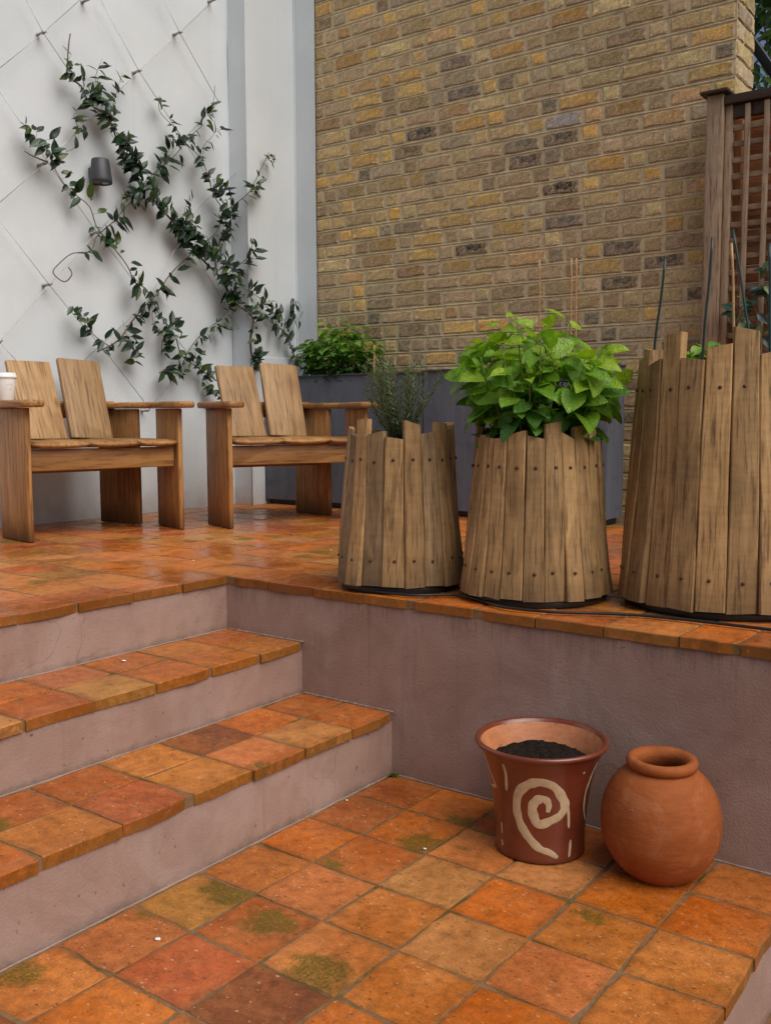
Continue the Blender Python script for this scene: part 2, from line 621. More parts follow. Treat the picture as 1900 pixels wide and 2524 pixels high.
def make_zinc():
    t = NT('dark_zinc')
    geo = t.n('ShaderNodeNewGeometry')
    mp = t.n('ShaderNodeMapping')
    mp.inputs['Scale'].default_value = (9, 9, 1.0)
    t.t.links.new(geo.outputs['Position'], mp.inputs['Vector'])
    st = t.noise(mp.outputs[0], 3, 5, .65, .4)
    bl = t.noise(geo.outputs['Position'], 9, 5, .7)
    col = t.mix(t.ramp(st, [(.2, 0), (.8, 1)]), (.09, .102, .128), (.145, .16, .192))
    col = t.mix(t.ramp(bl, [(.55, 0), (.75, .5)]), col, (.035, .038, .048))
    return t.fin(col, t.ramp(bl, [(.3, .5), (.7, .68)]), t.bump(bl, .1, .003), .4, .25)


ZINC = make_zinc()
LEAD = simple('zinc_edge', (.05, .055, .07), .5, .3, 20, .1, .3)
BLACK = simple('black_rubber', (.012, .012, .012), .45, .2, 60, .1)
SOIL = simple('potting_soil', (.016, .011, .008), .95, .6, 140, 1.0, 0, .1)
STEEL = simple('stainless_wire', (.42, .42, .41), .4, .1, 30, .02, .8)
ANCH = simple('zinc_fixing', (.32, .32, .3), .5, .2, 60, .1, .4)
RUST = simple('rusty_bolt', (.085, .042, .022), .6, .35, 300, .3, .4)
LAMPM = simple('graphite_lamp', (.05, .053, .062), .5, .15, 30, .05, .2)
LENSM = simple('frosted_lens', (.09, .08, .075), .25, .2, 30, .02)
CUPM = simple('white_paper', (.76, .74, .7), .6, .03, 20, .03)
LIDM = simple('white_plastic_lid', (.8, .79, .74), .35, .02, 20, .01)
INK = simple('grey_print', (.2, .2, .2), .7, .05, 20, .0)
BAMBOO = simple('bamboo_cane', (.42, .24, .1), .5, .25, 40, .1)
GREENSTK = simple('green_coated_stake', (.01, .03, .028), .4, .2, 40, .1)
BARK = simple('vine_bark', (.11, .075, .05), .8, .35, 120, .3)
STEMG = simple('green_stem', (.16, .22, .05), .55, .3, 60, .1)
BLACKMETAL = simple('black_paint', (.012, .014, .018), .35, .2, 30, .05)
CHALK = simple('white_petal', (.75, .72, .68), .7, .05, 80, .1)
VINELEAF = make_leaf('jasmine_leaf', .32, .18, 1.0)
BALMLEAF = make_leaf('lemon_balm_leaf', .36, .42, 1.12, .9)
HERBLEAF = make_leaf('herb_leaf', .4, .3, 1.0, .3)
TREELEAF = make_leaf('tree_leaf', .5, .35)


def make_pot(name, c0, c1, rough, spec=.5, ring=0.3, coat=0.0, stain=0.0):
    t = NT(name)
    v = t.coords('Object')
    vz = t.coords('Object', scale=(.3, .3, 1))
    a = t.noise(v, 14, 4, .6, .6)
    thr = t.noise(vz, 95, 2, .6)
    fine = t.noise(v, 210, 3)
    col = t.mix(t.ramp(a, [(.3, 0), (.72, 1)]), c0, c1)
    col = t.mix(1.0, col, t.ramp(thr, [(.3, .9), (.7, 1.07)]), 'MULTIPLY')
    if coat == 0:
        col = t.mix(t.ramp(t.noise(v, 7, 5, .7, 1.4), [(.52, 0), (.7, .3)]), col, (.5, .25, .13))
        col = t.mix(t.ramp(t.noise(v, 26, 5, .75), [(.62, 0), (.74, .45)]), col, [x * .5 for x in c0])
    if stain:
        col = t.mix(t.ramp(t.noise(v, 34, 5, .75, 1), [(.6, 0), (.72, stain)]), col, (.05, .018, .01))
    h = t.math('ADD', t.math('MULTIPLY', thr, 1.0), t.math('MULTIPLY', fine, .3))
    m = t.fin(col, rough, t.bump(h, ring, .002), spec)
    t.b.inputs['Coat Weight'].default_value = coat
    t.b.inputs['Coat Roughness'].default_value = .18
    return m


GLAZE = make_pot('brown_glaze', (.13, .026, .012), (.175, .04, .018), .32, .5, .2, .4)
GLAZEIN = make_pot('bare_clay_inside', (.4, .14, .055), (.5, .2, .085), .55, .4, .5, 0, .8)
CLAY = make_pot('terracotta_clay', (.265, .07, .017), (.325, .094, .025), .75, .2, .6)
SLIP = simple('cream_slip', (.5, .38, .23), .35, .12, 80, .1)

# ------------------------------------------------------------------ levels (in tiles)
Z1, Z2, ZT = .976, 1.821, 2.749
N1, N2, N3 = .065, -1.748, -3.470            # nosing lines of the two treads and the terrace
XW, XP, YP, YB = -13.4, -12.66, 10.06, 12.3  # white wall, pilaster face, its return, brick wall
TT = .145                                    # tile thickness
LX = 6.03                                    # far edge of the lower landing


def ubox(name, x0, x1, y0, y1, z0, z1, mat, parent=None, bev=0):
    return box(name, x0 * S, x1 * S, y0 * S, y1 * S, z0 * S, z1 * S, mat, parent, bev)


def struct(o):
    o["kind"] = "structure"
    return o


# ground far around, below everything
struct(ubox('ground', -700, 700, -700, 700, -6.5, -6.0, make_mortar('garden_soil', (.09, .075, .05), 8)))


def wall_grid(name, o, a, b, na, nb, mat, amp, parent=None):
    """a sheet of plaster with a slightly uneven surface; o corner, a and b its edges (u)"""
    o, a, b = Vector(o), Vector(a), Vector(b)
    nrm = a.cross(b).normalized()
    V, F = [], []
    for j in range(nb + 1):
        for i in range(na + 1):
            p = o + a * (i / na) + b * (j / nb)
            k = amp * (mnoise.noise(p * .55) + .5 * mnoise.noise(p * 1.7 + Vector((5, 3, 1))))
            V.append((p + nrm * k) * S)
    for j in range(nb):
        for i in range(na):
            q = j * (na + 1) + i
            F.append((q, q + 1, q + na + 2, q + na + 1))
    return obj(name, V, F, mat, parent, True)


# ------------------------------------------------------------------ stair mass, terrace mass, risers
YL = -9.0        # how far the stair runs to the left
terrace = struct(ubox('terrace', -14.2, N3 - .06, YL, 16, -1, ZT - .012, GROUT))
side_terrace = struct(ubox('side_terrace', N3 - .06, 12, .035, 16, -1, ZT - .0125, GROUT))
landing = struct(ubox('landing', -.1, LX - .05, YL, .2, -1, -.013, GROUT))
tread1 = struct(ubox('tread', N2 - .2, N1 - .05, YL, .03, -1, Z1 - .012, GROUT))
tread2 = struct(ubox('tread', N3 - .2, N2 - .05, YL, .032, -1, Z2 - .012, GROUT))
lower = struct(ubox('tread', LX - .2, LX + 2.0, YL, .2, -2, -1.0, GROUT))
lower2 = struct(ubox('tread', LX + 1.8, LX + 14, YL, .2, -3, -1.95, GROUT))

risers = []


def riser(x, z0, z1, y1=.03, y0=YL):
    o = wall_grid('riser', (x, y0, z0 - .02), (0, y1 - y0, 0), (0, 0, z1 - z0 + .02), 60, 6, STUCCO, .012)
    # soft fillet of render along the foot
    return struct(o)


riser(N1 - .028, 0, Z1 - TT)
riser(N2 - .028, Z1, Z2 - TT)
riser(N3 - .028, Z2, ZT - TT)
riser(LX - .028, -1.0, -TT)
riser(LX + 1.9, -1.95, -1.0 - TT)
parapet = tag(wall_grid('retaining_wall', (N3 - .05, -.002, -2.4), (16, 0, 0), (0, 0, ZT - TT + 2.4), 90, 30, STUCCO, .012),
              'mauve rendered retaining wall under the tiled terrace edge', 'wall')

# a worn bead of mortar along the foot of each plaster face
MORT2 = make_mortar('foot_mortar', (.30, .22, .185), 50)


def bead(name, p0, p1, r, parent):
    n = 60
    p0, p1 = Vector(p0), Vector(p1)
    pts = [(p0.lerp(p1, i / n) + Vector((mnoise.noise(Vector((i * .6, p0.x, p0.z))) * .015, mnoise.noise(Vector((i * .6, 7, p0.y))) * .015, 0))) * S for i in range(n + 1)]
    return tube(name, pts, lambda t: S * r * (.3 + .7 * abs(mnoise.noise(Vector((t * 23, p0.x * 3, p0.z))))), STUCCO, parent, 6)


bead('mortar_bead', (.05, YL, -.008), (.05, 0, -.008), .03, landing)
bead('mortar_bead', (.05, -.01, -.005), (LX, -.01, -.005), .035, landing)
bead('mortar_bead', (N2 - .02, YL, Z1 - .008), (N2 - .02, 0, Z1 - .008), .028, tread1)
bead('mortar_bead', (N2, -.012, Z1 - .003), (N1, -.012, Z1 - .003), .033, tread1)
bead('mortar_bead', (N3 - .02, YL, Z2 - .008), (N3 - .02, 0, Z2 - .008), .028, tread2)
bead('mortar_bead', (N3, -.012, Z2 - .003), (N2, -.012, Z2 - .003), .033, tread2)

for par, x1_, z_ in ((tread1, N1, Z1), (tread2, N2, Z2), (terrace, N3, ZT), (landing, LX, 0.0)):
    ubox('nosing_joint', x1_ - .3, x1_ - .024, YL, -.02, z_ - TT + .004, z_ - .014, GROUT, par)
ubox('coping_joint', N3 - .02, 11.9, -.010, .3, ZT - TT + .004, ZT - .0145, GROUT, terrace)

# ------------------------------------------------------------------ clay tiles, each its own piece
PAL = [((.47, .125, .028), 26), ((.44, .14, .055), 16), ((.45, .165, .075), 12), ((.43, .175, .06), 14), ((.37, .085, .035), 10),
       ((.165, .05, .024), 3), ((.33, .095, .034), 12), ((.4, .19, .095), 7), ((.27, .14, .06), 4)]
PALW = [c for c, w in PAL for _ in range(w)]


def tile_geo(w, d, th, r, jit, seed):
    """an uneven hand-made tile centred on its own origin, top at z=0"""
    q = random.Random(seed)
    hw, hd = w / 2, d / 2
    base = [(-hw, -hd), (-hw * .33, -hd), (hw * .33, -hd), (hw, -hd), (hw, -hd * .33), (hw, hd * .33), (hw, hd), (hw * .33, hd), (-hw * .33, hd), (-hw, hd), (-hw, hd * .33), (-hw, -hd * .33)]
    base = [(x + q.uniform(-jit, jit), y + q.uniform(-jit, jit)) for x, y in base]
    for ci in (0, 3, 6, 9):
        if q.random() < .3:
            x, y = base[ci]
            k = q.uniform(.93, .975)
            base[ci] = (x * k, y * k)
    n = len(base)
    V, F = [], []

    def ring(ins, z, zj=0):
        i0 = len(V)
        for (x, y) in base:
            l = math.hypot(x, y)
            k = 1 - ins / max(abs(x), abs(y), 1e-6)
            V.append((x * k, y * k, z + q.uniform(-zj, zj)))
        return i0
    a = ring(0, -th)
    b = ring(0, -r * 1.1, r * .35)
    c = ring(r * .45, -r * .3, r * .2)
    e = ring(r * 1.7, 0, r * .12)
    for lo, hi in ((a, b), (b, c), (c, e)):
        for k in range(n):
            k2 = (k + 1) % n
            F.append((lo + k, lo + k2, hi + k2, hi + k))
    m = len(V)
    V.append((0, 0, q.uniform(-.0006, .0006)))
    for k in range(n):
        F.append((e + k, e + (k + 1) % n, m))
    return V, F


TCOUNT = [0]
SPECIAL = {}


def lay_tile(parent, x0, x1, y0, y1, z, joint=.026, col=None, moss=0.0, tilt=.008, jit=.018):
    TCOUNT[0] += 1
    w, d = (x1 - x0 - joint) * S, (y1 - y0 - joint) * S
    V, F = tile_geo(w, d, TT * S, .0024, jit * S, 1000 + TCOUNT[0])
    me = mesh_of('tile', V, F, TILE, False)
    o = inst('tile', me, parent)
    o.location = ((x0 + x1) / 2 * S + rnd.uniform(-.0008, .0008), (y0 + y1) / 2 * S + rnd.uniform(-.0008, .0008), z * S + rnd.uniform(-.0008, .0008))
    o.rotation_euler = (rnd.uniform(-tilt, tilt), rnd.uniform(-tilt, tilt), rnd.uniform(-.008, .008))
    if col is None:
        col = rnd.choice(PALW)
    k = rnd.uniform(.88, 1.1)
    o.color = (col[0] * k, col[1] * k * rnd.uniform(.93, 1.08), col[2] * k * rnd.uniform(.9, 1.12), moss)
    return o


ORA, SAL, RED, BRN, DBR, TAN, OCH, MOS = (.52, .135, .013), (.52, .165, .042), (.45, .098, .024), (.37, .09, .014), (.17, .045, .014), (.49, .215, .06), (.505, .17, .03), (.36, .16, .032)
# landing: (column towards the lower step, row away from the retaining wall) as seen
LCOL = {(0, 0): (BRN, 0), (1, 0): (ORA, .9), (0, 1): (BRN, .25), (1, 1): (ORA, 1.0), (2, 0): (BRN, 0), (2, 1): (SAL, .3), (3, 0): (BRN, 0), (3, 1): (TAN, .35),
        (4, 0): (ORA, 0), (4, 1): (ORA, .0), (5, 0): (OCH, 0), (5, 1): (ORA, 0), (0, 2): (ORA, 0), (1, 2): (BRN, .55), (2, 2): (TAN, 0), (3, 2): (ORA, .3), (4, 2): (OCH, .6),
        (5, 2): (OCH, .25), (0, 3): (OCH, 0), (1, 3): (SAL, 0), (2, 3): (OCH, 0), (3, 3): (TAN, 0), (4, 3): (SAL, 0), (5, 3): (OCH, 0),
        (0, 4): (MOS, 1.2), (1, 4): (BRN, .9), (2, 4): (SAL, 1.05), (3, 4): (OCH, 0), (4, 4): (ORA, .35), (0, 5): (SAL, .4), (1, 5): (RED, 0), (2, 5): (DBR, 0), (3, 5): (ORA, 0),
        (0, 6): (OCH, .8), (1, 6): (ORA, 0), (2, 6): (BRN, 0)}
xs = [.085, 1.0, 2.01, 3.0, 4.0, 5.0, LX]
for i in range(6):
    for j in range(8):
        c, m = LCOL.get((i, j), (None, 0))
        y1 = -.045 if j == 0 else -float(j)
        lay_tile(landing, xs[i], xs[i + 1], -(j + 1.0), y1, 0, col=c, moss=m)
# treads
T1 = {(0, 0): (BRN, 0), (1, 0): (BRN, .0), (0, 1): (ORA, 0), (1, 1): (TAN, 0), (0, 2): (DBR, 0), (1, 2): (SAL, .5), (0, 3): (OCH, 0), (1, 3): (OCH, 0), (0, 4): (BRN, 0), (1, 4): (RED, 0), (0, 5): (BRN, .8), (1, 5): (OCH, 0), (0, 6): (BRN, 0), (1, 6): (ORA, 0)}
T2 = {(0, 0): (ORA, 0), (1, 0): (OCH, 0), (0, 1): (OCH, 0), (1, 1): (ORA, 0), (0, 2): (ORA, 0), (1, 2): (ORA, 0), (0, 3): (SAL, 0), (1, 3): (TAN, 0), (0, 4): (ORA, 0), (1, 4): (BRN, .4), (0, 5): (ORA, 0), (1, 5): (TAN, 0)}
for par, nz, xb, z, tab in ((tread1, N1, N2 + .01, Z1, T1), (tread2, N2, N3 + .01, Z2, T2)):
    xm = (nz + xb) / 2 - .03
    off = 0.0
    for j in range(8):
        y1 = -.045 if j == 0 else -(j * 1.02)
        y0 = -(j + 1) * 1.02
        for i, (a, b) in enumerate(((xb, xm), (xm, nz + .02))):
            c, m = tab.get((i, j), (None, 0))
            lay_tile(par, a, b, y0, y1, z, col=c, moss=m)
# the tread below the landing
for j in range(5):
    for i in range(2):
        lay_tile(lower, LX + i * .97, LX + (i + 1) * .97, -(j + 1), -j - .04 * (j == 0), -1.0)
# terrace: coping row along the retaining wall and the floor behind
k = 0
x = N3
while x < 11.5:
    w = .9946 if k else .98
    if abs(k - 8) < .1:
        w = .72
    lay_tile(terrace, x, x + w, -.045, .97, ZT, col=rnd.choice([ORA, ORA, SAL, BRN, OCH]), moss=rnd.choice([0, 0, .2]))
    x += w
    k += 1
PT = [ORA, ORA, SAL, SAL, BRN, OCH, OCH, MOS, RED, TAN]
for iy in range(-7, 11):
    y0, y1 = (iy - .03, iy + .97)
    xx = N3 + .022 if iy < 0 else (N3 if iy == 0 else N3 + 15)
    while xx > XW + .15:
        x0 = max(xx - .9946, XW)
        edge = iy < 0 and xx > N3
        lay_tile(side_terrace if iy > 0 and xx > N3 + .5 else terrace, x0, xx, y0, y1, ZT, joint=.026, col=rnd.choice([ORA, BRN, OCH, SAL] if edge else PT), moss=0 if edge else rnd.choice([0, 0, 0, 0, .5, .8]))
        xx = x0
print('tiles', TCOUNT[0], 'terrace', len([c for c in terrace.children if c.name.startswith('tile')]))

# ------------------------------------------------------------------ white garden wall with its pilaster
HT = 26.0
wall = tag(empty('white_wall', (XW * S, 3 * S, ZT * S)), 'tall white rendered garden wall carrying the wire trellis and jasmine', 'wall')


def on_wall(o):
    o.parent = wall
    o.matrix_parent_inverse = Matrix.Translation(-Vector((XW * S, 3 * S, ZT * S)))
    return o


on_wall(wall_grid('wall_face', (XW, -14, ZT - .3), (0, YP + 14, 0), (0, 0, HT - ZT), 110, 90, WHITE, .03))
on_wall(wall_grid('pilaster_return', (XW, YP, ZT - .3), (XP - XW, 0, 0), (0, 0, HT - ZT), 4, 60, WHITE, .008))
on_wall(wall_grid('pilaster_face', (XP, YP, ZT - .3), (0, YB - YP - .02, 0), (0, 0, HT - ZT), 12, 60, WHITE, .012))
on_wall(wall_grid('painted_return', (XP - .02, YB - .05, ZT - .3), (.87, 0, 0), (0, 0, HT - ZT), 8, 60, WHITE, .012))
on_wall(tube('corner_bead', [Vector((XP + .02, YB - .07, z)) * S for z in (ZT, 8, 12, 16, 20, HT - .5)], .004, WHITE, None, 6))
on_wall(tube('corner_bead', [Vector((XP - .005, YP + .005, z)) * S for z in (ZT, 8, 12, 16, 20, HT - .5)], .0035, WHITE, None, 6))
on_wall(ubox('plinth', XP - .1, XP + .03, YP + .02, YB - .07, ZT - .2, 7.35, WHITE, None, .004))
on_wall(ubox('wall_core', XW - 1.5, XW - .06, -14, YB + 2, ZT - .3, HT - .4, WHITE, None))

# ------------------------------------------------------------------ brick wall
XB0, XB1 = XP + .80, 1.142
brickwall = tag(empty('brick_wall', (-5 * S, YB * S, ZT * S)), 'tall yellow stock brick wall behind the zinc planters', 'wall')
BW = -Vector((-5 * S, YB * S, ZT * S))


def on_bw(o):
    o.parent = brickwall
    o.matrix_parent_inverse = Matrix.Translation(BW)
    return o


on_bw(ubox('mortar_core', XP - .2, XB1 - .03, YB + .012, YB + 1.35, ZT - .3, HT, MORTAR))
BPAL = [((.27, .205, .11), 24), ((.33, .225, .08), 14), ((.34, .205, .065), 8), ((.25, .19, .135), 18), ((.22, .165, .12), 12), ((.15, .11, .075), 10),
        ((.085, .078, .068), 5), ((.29, .18, .095), 6), ((.19, .165, .13), 8), ((.33, .27, .16), 8)]
BPALW = [tuple(min(.75, v * k) for v, k in zip(c, (1.92, 1.86, 1.46))) for c, w in BPAL for _ in range(w)]
COURSE = .432


def brick_geo(L, Hh, proud, seed, col, horiz='x'):
    q = random.Random(seed)
    nx = 5 if L > .8 else 4
    nz = 3
    V, C = [], []
    F = []
    chip = .028

    def pt(i, j, ins, y, jj):
        x = -L / 2 + L * i / (nx - 1)
        z = -Hh / 2 + Hh * j / (nz - 1)
        ex = 1 if i == nx - 1 else (-1 if i == 0 else 0)
        ez = 1 if j == nz - 1 else (-1 if j == 0 else 0)
        return (x - ex * ins + q.uniform(-jj, jj), y + q.uniform(-jj, jj) * .28, z - ez * ins + q.uniform(-jj, jj))
    g = {}
    rim = [(i, 0) for i in range(nx)] + [(nx - 1, j) for j in range(1, nz)] + [(i, nz - 1) for i in range(nx - 2, -1, -1)] + [(0, j) for j in range(nz - 2, 0, -1)]
    A = []
    for (i, j) in rim:
        A.append(len(V))
        V.append(pt(i, j, 0, .06, chip * .4))
    B = []
    for (i, j) in rim:
        B.append(len(V))
        V.append(pt(i, j, chip * .2, -proud + chip * .9, chip * .8))
    for j in range(nz):
        for i in range(nx):
            g[i, j] = len(V)
            V.append(pt(i, j, chip * 1.1, -proud, chip * .75))
    n = len(rim)
    for k in range(n):
        k2 = (k + 1) % n
        F.append((A[k], A[k2], B[k2], B[k]))
        F.append((B[k], B[k2], g[rim[k2]], g[rim[k]]))
    for j in range(nz - 1):
        for i in range(nx - 1):
            F.append((g[i, j], g[i + 1, j], g[i + 1, j + 1], g[i, j + 1]))
    k = q.choice([q.uniform(.5, .75), q.uniform(.75, 1.05), q.uniform(.85, 1.15), q.uniform(.9, 1.2)])
    for v in V:
        e = k * q.uniform(.9, 1.1)
        C.append((col[0] * e, col[1] * e, col[2] * e))
    return [Vector(v) * S for v in V], F, C


special = []
bricks = []
zc = ZT + .1
row = 0
while zc < 19.3:
    x = XB1
    first = True
    pat = row % 2
    kk = 0
    while x > XB0 + .02:
        header = ((kk + pat) % 2 == 0) if rnd.random() < .72 else rnd.random() < .5
        L = (.52 if header else 1.13) * rnd.uniform(.95, 1.06)
        if x - L < XB0 + .25:
            L = x - XB0 - .02
        bricks.append([x - L / 2 - .02, zc + rnd.uniform(-.008, .008), L - .095 + rnd.uniform(-.02, .02), rnd.choice(BPALW), .0])
        x -= L
        kk += 1
    zc += COURSE
    row += 1


def recol(px, py, col):
    P = at(px, py, 1, YB)
    best = min([b for b in bricks if b[2] > .8], key=lambda b: abs(b[0] - P.x) + abs(b[1] - P.z) * 2.5)
    best[3] = tuple(min(.6, v * (1.0 if max(col) < .05 else 1.45)) for v in col)


for px, py, c in ((1262, 243, (.42, .42, .42)), (1363, 226, (.075, .068, .055)), (1172, 401, (.022, .022, .022)), (1058, 519, (.04, .042, .035)), (885, 290, (.045, .042, .04)),
                  (1098, 348, (.09, .075, .065)), (1345, 550, (.07, .06, .05)), (1410, 545, (.07, .058, .05)), (960, 216, (.085, .08, .07)), (1000, 130, (.1, .08, .065)), (1220, 492, (.1, .09, .08)),
                  (1250, 50, (.36, .2, .045)), (1110, 90, (.36, .19, .04)), (1410, 210, (.35, .2, .05)), (1300, 340, (.36, .2, .04)), (1110, 505, (.36, .24, .06)), (740, 135, (.36, .19, .04))):
    recol(px, py, c)


def bscore(b):
    P = Vector((b[0], YB, b[1])) - CAM
    z = P.dot(_fw)
    sx = 950 + FPX * P.dot(RT) / z
    sy = 1262 - FPX * P.dot(UP) / z
    vis = -40 < sy < 1000 and not (sx > 1735 and sy > 230) and not (sy > 905 and sx < 1530) and not (1130 < sx < 1520 and sy > 800) and not (sx > 1560 and sy > 830)
    return (1 if vis else 0, b[2] / z)


order = sorted(range(len(bricks)), key=lambda i: bscore(bricks[i]), reverse=True)
solo = set(order[:298])
JV, JF, JC = [], [], []
for i, (bx, bz, L, c, s) in enumerate(bricks):
    V, F, C = brick_geo(L, COURSE - .098 + rnd.uniform(-.03, .02), rnd.uniform(.004, .024), 500 + i, c)
    if i in solo:
        o = obj('brick', V, F, BRICK, None, False, C)
        o.location = (bx * S, YB * S, bz * S)
        o.location -= Vector((-5 * S, YB * S, ZT * S))
        o.parent = brickwall
    else:
        n0 = len(JV)
        JV += [v + Vector((bx * S, YB * S, bz * S)) for v in V]
        JF += [tuple(a + n0 for a in f) for f in F]
        JC += C
# the return of the wall on the right, same bricks turned the corner
zc = ZT + .1
row = 0
while zc < 19.3:
    y = YB
    kk = row
    while y < YB + 1.35:
        L = .56 if kk % 2 else 1.15
        L = min(L, YB + 1.37 - y)
        V, F, C = brick_geo(L - .055, COURSE - .075, rnd.uniform(0, .02), 9000 + row * 7 + kk, rnd.choice([(.5, .4, .23), (.46, .35, .17), (.42, .33, .22), (.48, .31, .11)]))
        n0 = len(JV)
        JV += [Vector((XB1 * S - v.y * 1.0 - .0, (y + L / 2) * S + v.x, zc * S + v.z)) for v in V]
        JF += [tuple(a + n0 for a in f)[::1] for f in F]
        JC += C
        y += L
        kk += 1
    zc += COURSE
    row += 1
jb = obj('bricks', JV, JF, BRICK, None, False, JC)
jb["kind"] = "stuff"
on_bw(jb)
# bed joints proud between the courses, brushed by hand
MV, MF = [], []
zc = ZT + .1 - COURSE / 2
while zc < 19.3:
    n0 = len(MV)
    nseg = 70
    for k in range(nseg + 1):
        xq = XB0 + (XB1 - .02 - XB0) * k / nseg
        up = .032 * (.7 + .5 * mnoise.noise(Vector((xq * 1.3, zc * 3, 1))))
        dn = .036 * (.7 + .5 * mnoise.noise(Vector((xq * 1.1, zc * 3, 8))))
        yo = .001 + .008 * mnoise.noise(Vector((xq * 2, zc, 3)))
        MV += [Vector((xq, YB + yo, zc + up)) * S, Vector((xq, YB + yo - .008, zc)) * S, Vector((xq, YB + yo + .012, zc - dn)) * S]
    for k in range(nseg):
        a = n0 + k * 3
        MF += [(a, a + 1, a + 4, a + 3), (a + 1, a + 2, a + 5, a + 4)]
    zc += COURSE
pj = obj('pointing', MV, MF, MORTAR, None)
pj["kind"] = "stuff"
on_bw(pj)

# ------------------------------------------------------------------ timber helpers
def plank_mesh(name, w, t, L, mat, bev=.004, seg=2):
    bm = box_bm(-w / 2, w / 2, -t / 2, t / 2, 0, L, bev, seg)
    me = bpy.data.meshes.new(name)
    bm.to_mesh(me)
    bm.free()
    me.materials.append(mat)
    me.polygons.foreach_set('use_smooth', [True] * len(me.polygons))
    return me


def plank(name, w, t, L, mat, parent, loc, xdir, zdir, bev=.004, seg=2):
    """plank: width along xdir, length (grain) along zdir, starting at loc"""
    z = Vector(zdir).normalized()
    x = Vector(xdir)
    x = (x - z * x.dot(z)).normalized()
    y = z.cross(x)
    m = Matrix((x, y, z)).transposed().to_4x4()
    m.translation = Vector(loc)
    return inst(name, plank_mesh(name, w, t, L, mat, bev, seg), parent, m)


def outline_slab(name, poly, z0, z1, mat, parent, r=.008):
    """a flat board cut to a plan outline with rounded-over edges; the long axis is local Z for the grain"""
    c = Vector((sum(p[0] for p in poly) / len(poly), sum(p[1] for p in poly) / len(poly)))
    V, F = [], []
    n = len(poly)
    hh = (z1 - z0) / 2
    levels = [(0.0, z0), (-.0, z0)]
    rings = []
    for ins, z in ((r, z0), (r * .3, z0 + r * .3), (0, z0 + r), (0, z1 - r), (r * .3, z1 - r * .3), (r, z1)):
        ring = []
        for i, p in enumerate(poly):
            a, b = Vector(poly[i - 1]), Vector(poly[(i + 1) % n])
            t = (b - a).normalized()
            nn = Vector((t.y, -t.x))
            q = Vector(p) - nn * ins
            ring.append(len(V))
            V.append(Vector((q.x, q.y, z)))
        rings.append(ring)
    for lo, hi in zip(rings[:-1], rings[1:]):
        for k in range(n):
            k2 = (k + 1) % n
            F.append((lo[k], lo[k2], hi[k2], hi[k]))
    F.append(tuple(rings[0][::-1]))
    F.append(tuple(rings[-1]))
    # grain along chair depth: rotate mesh axes so that local Z = depth
    R = Matrix(((0, 1, 0), (0, 0, 1), (1, 0, 0)))
    V2 = [R @ v for v in V]
    o = obj(name, V2, F, mat, parent, True)
    o.matrix_local = R.inverted().to_4x4()
    return o


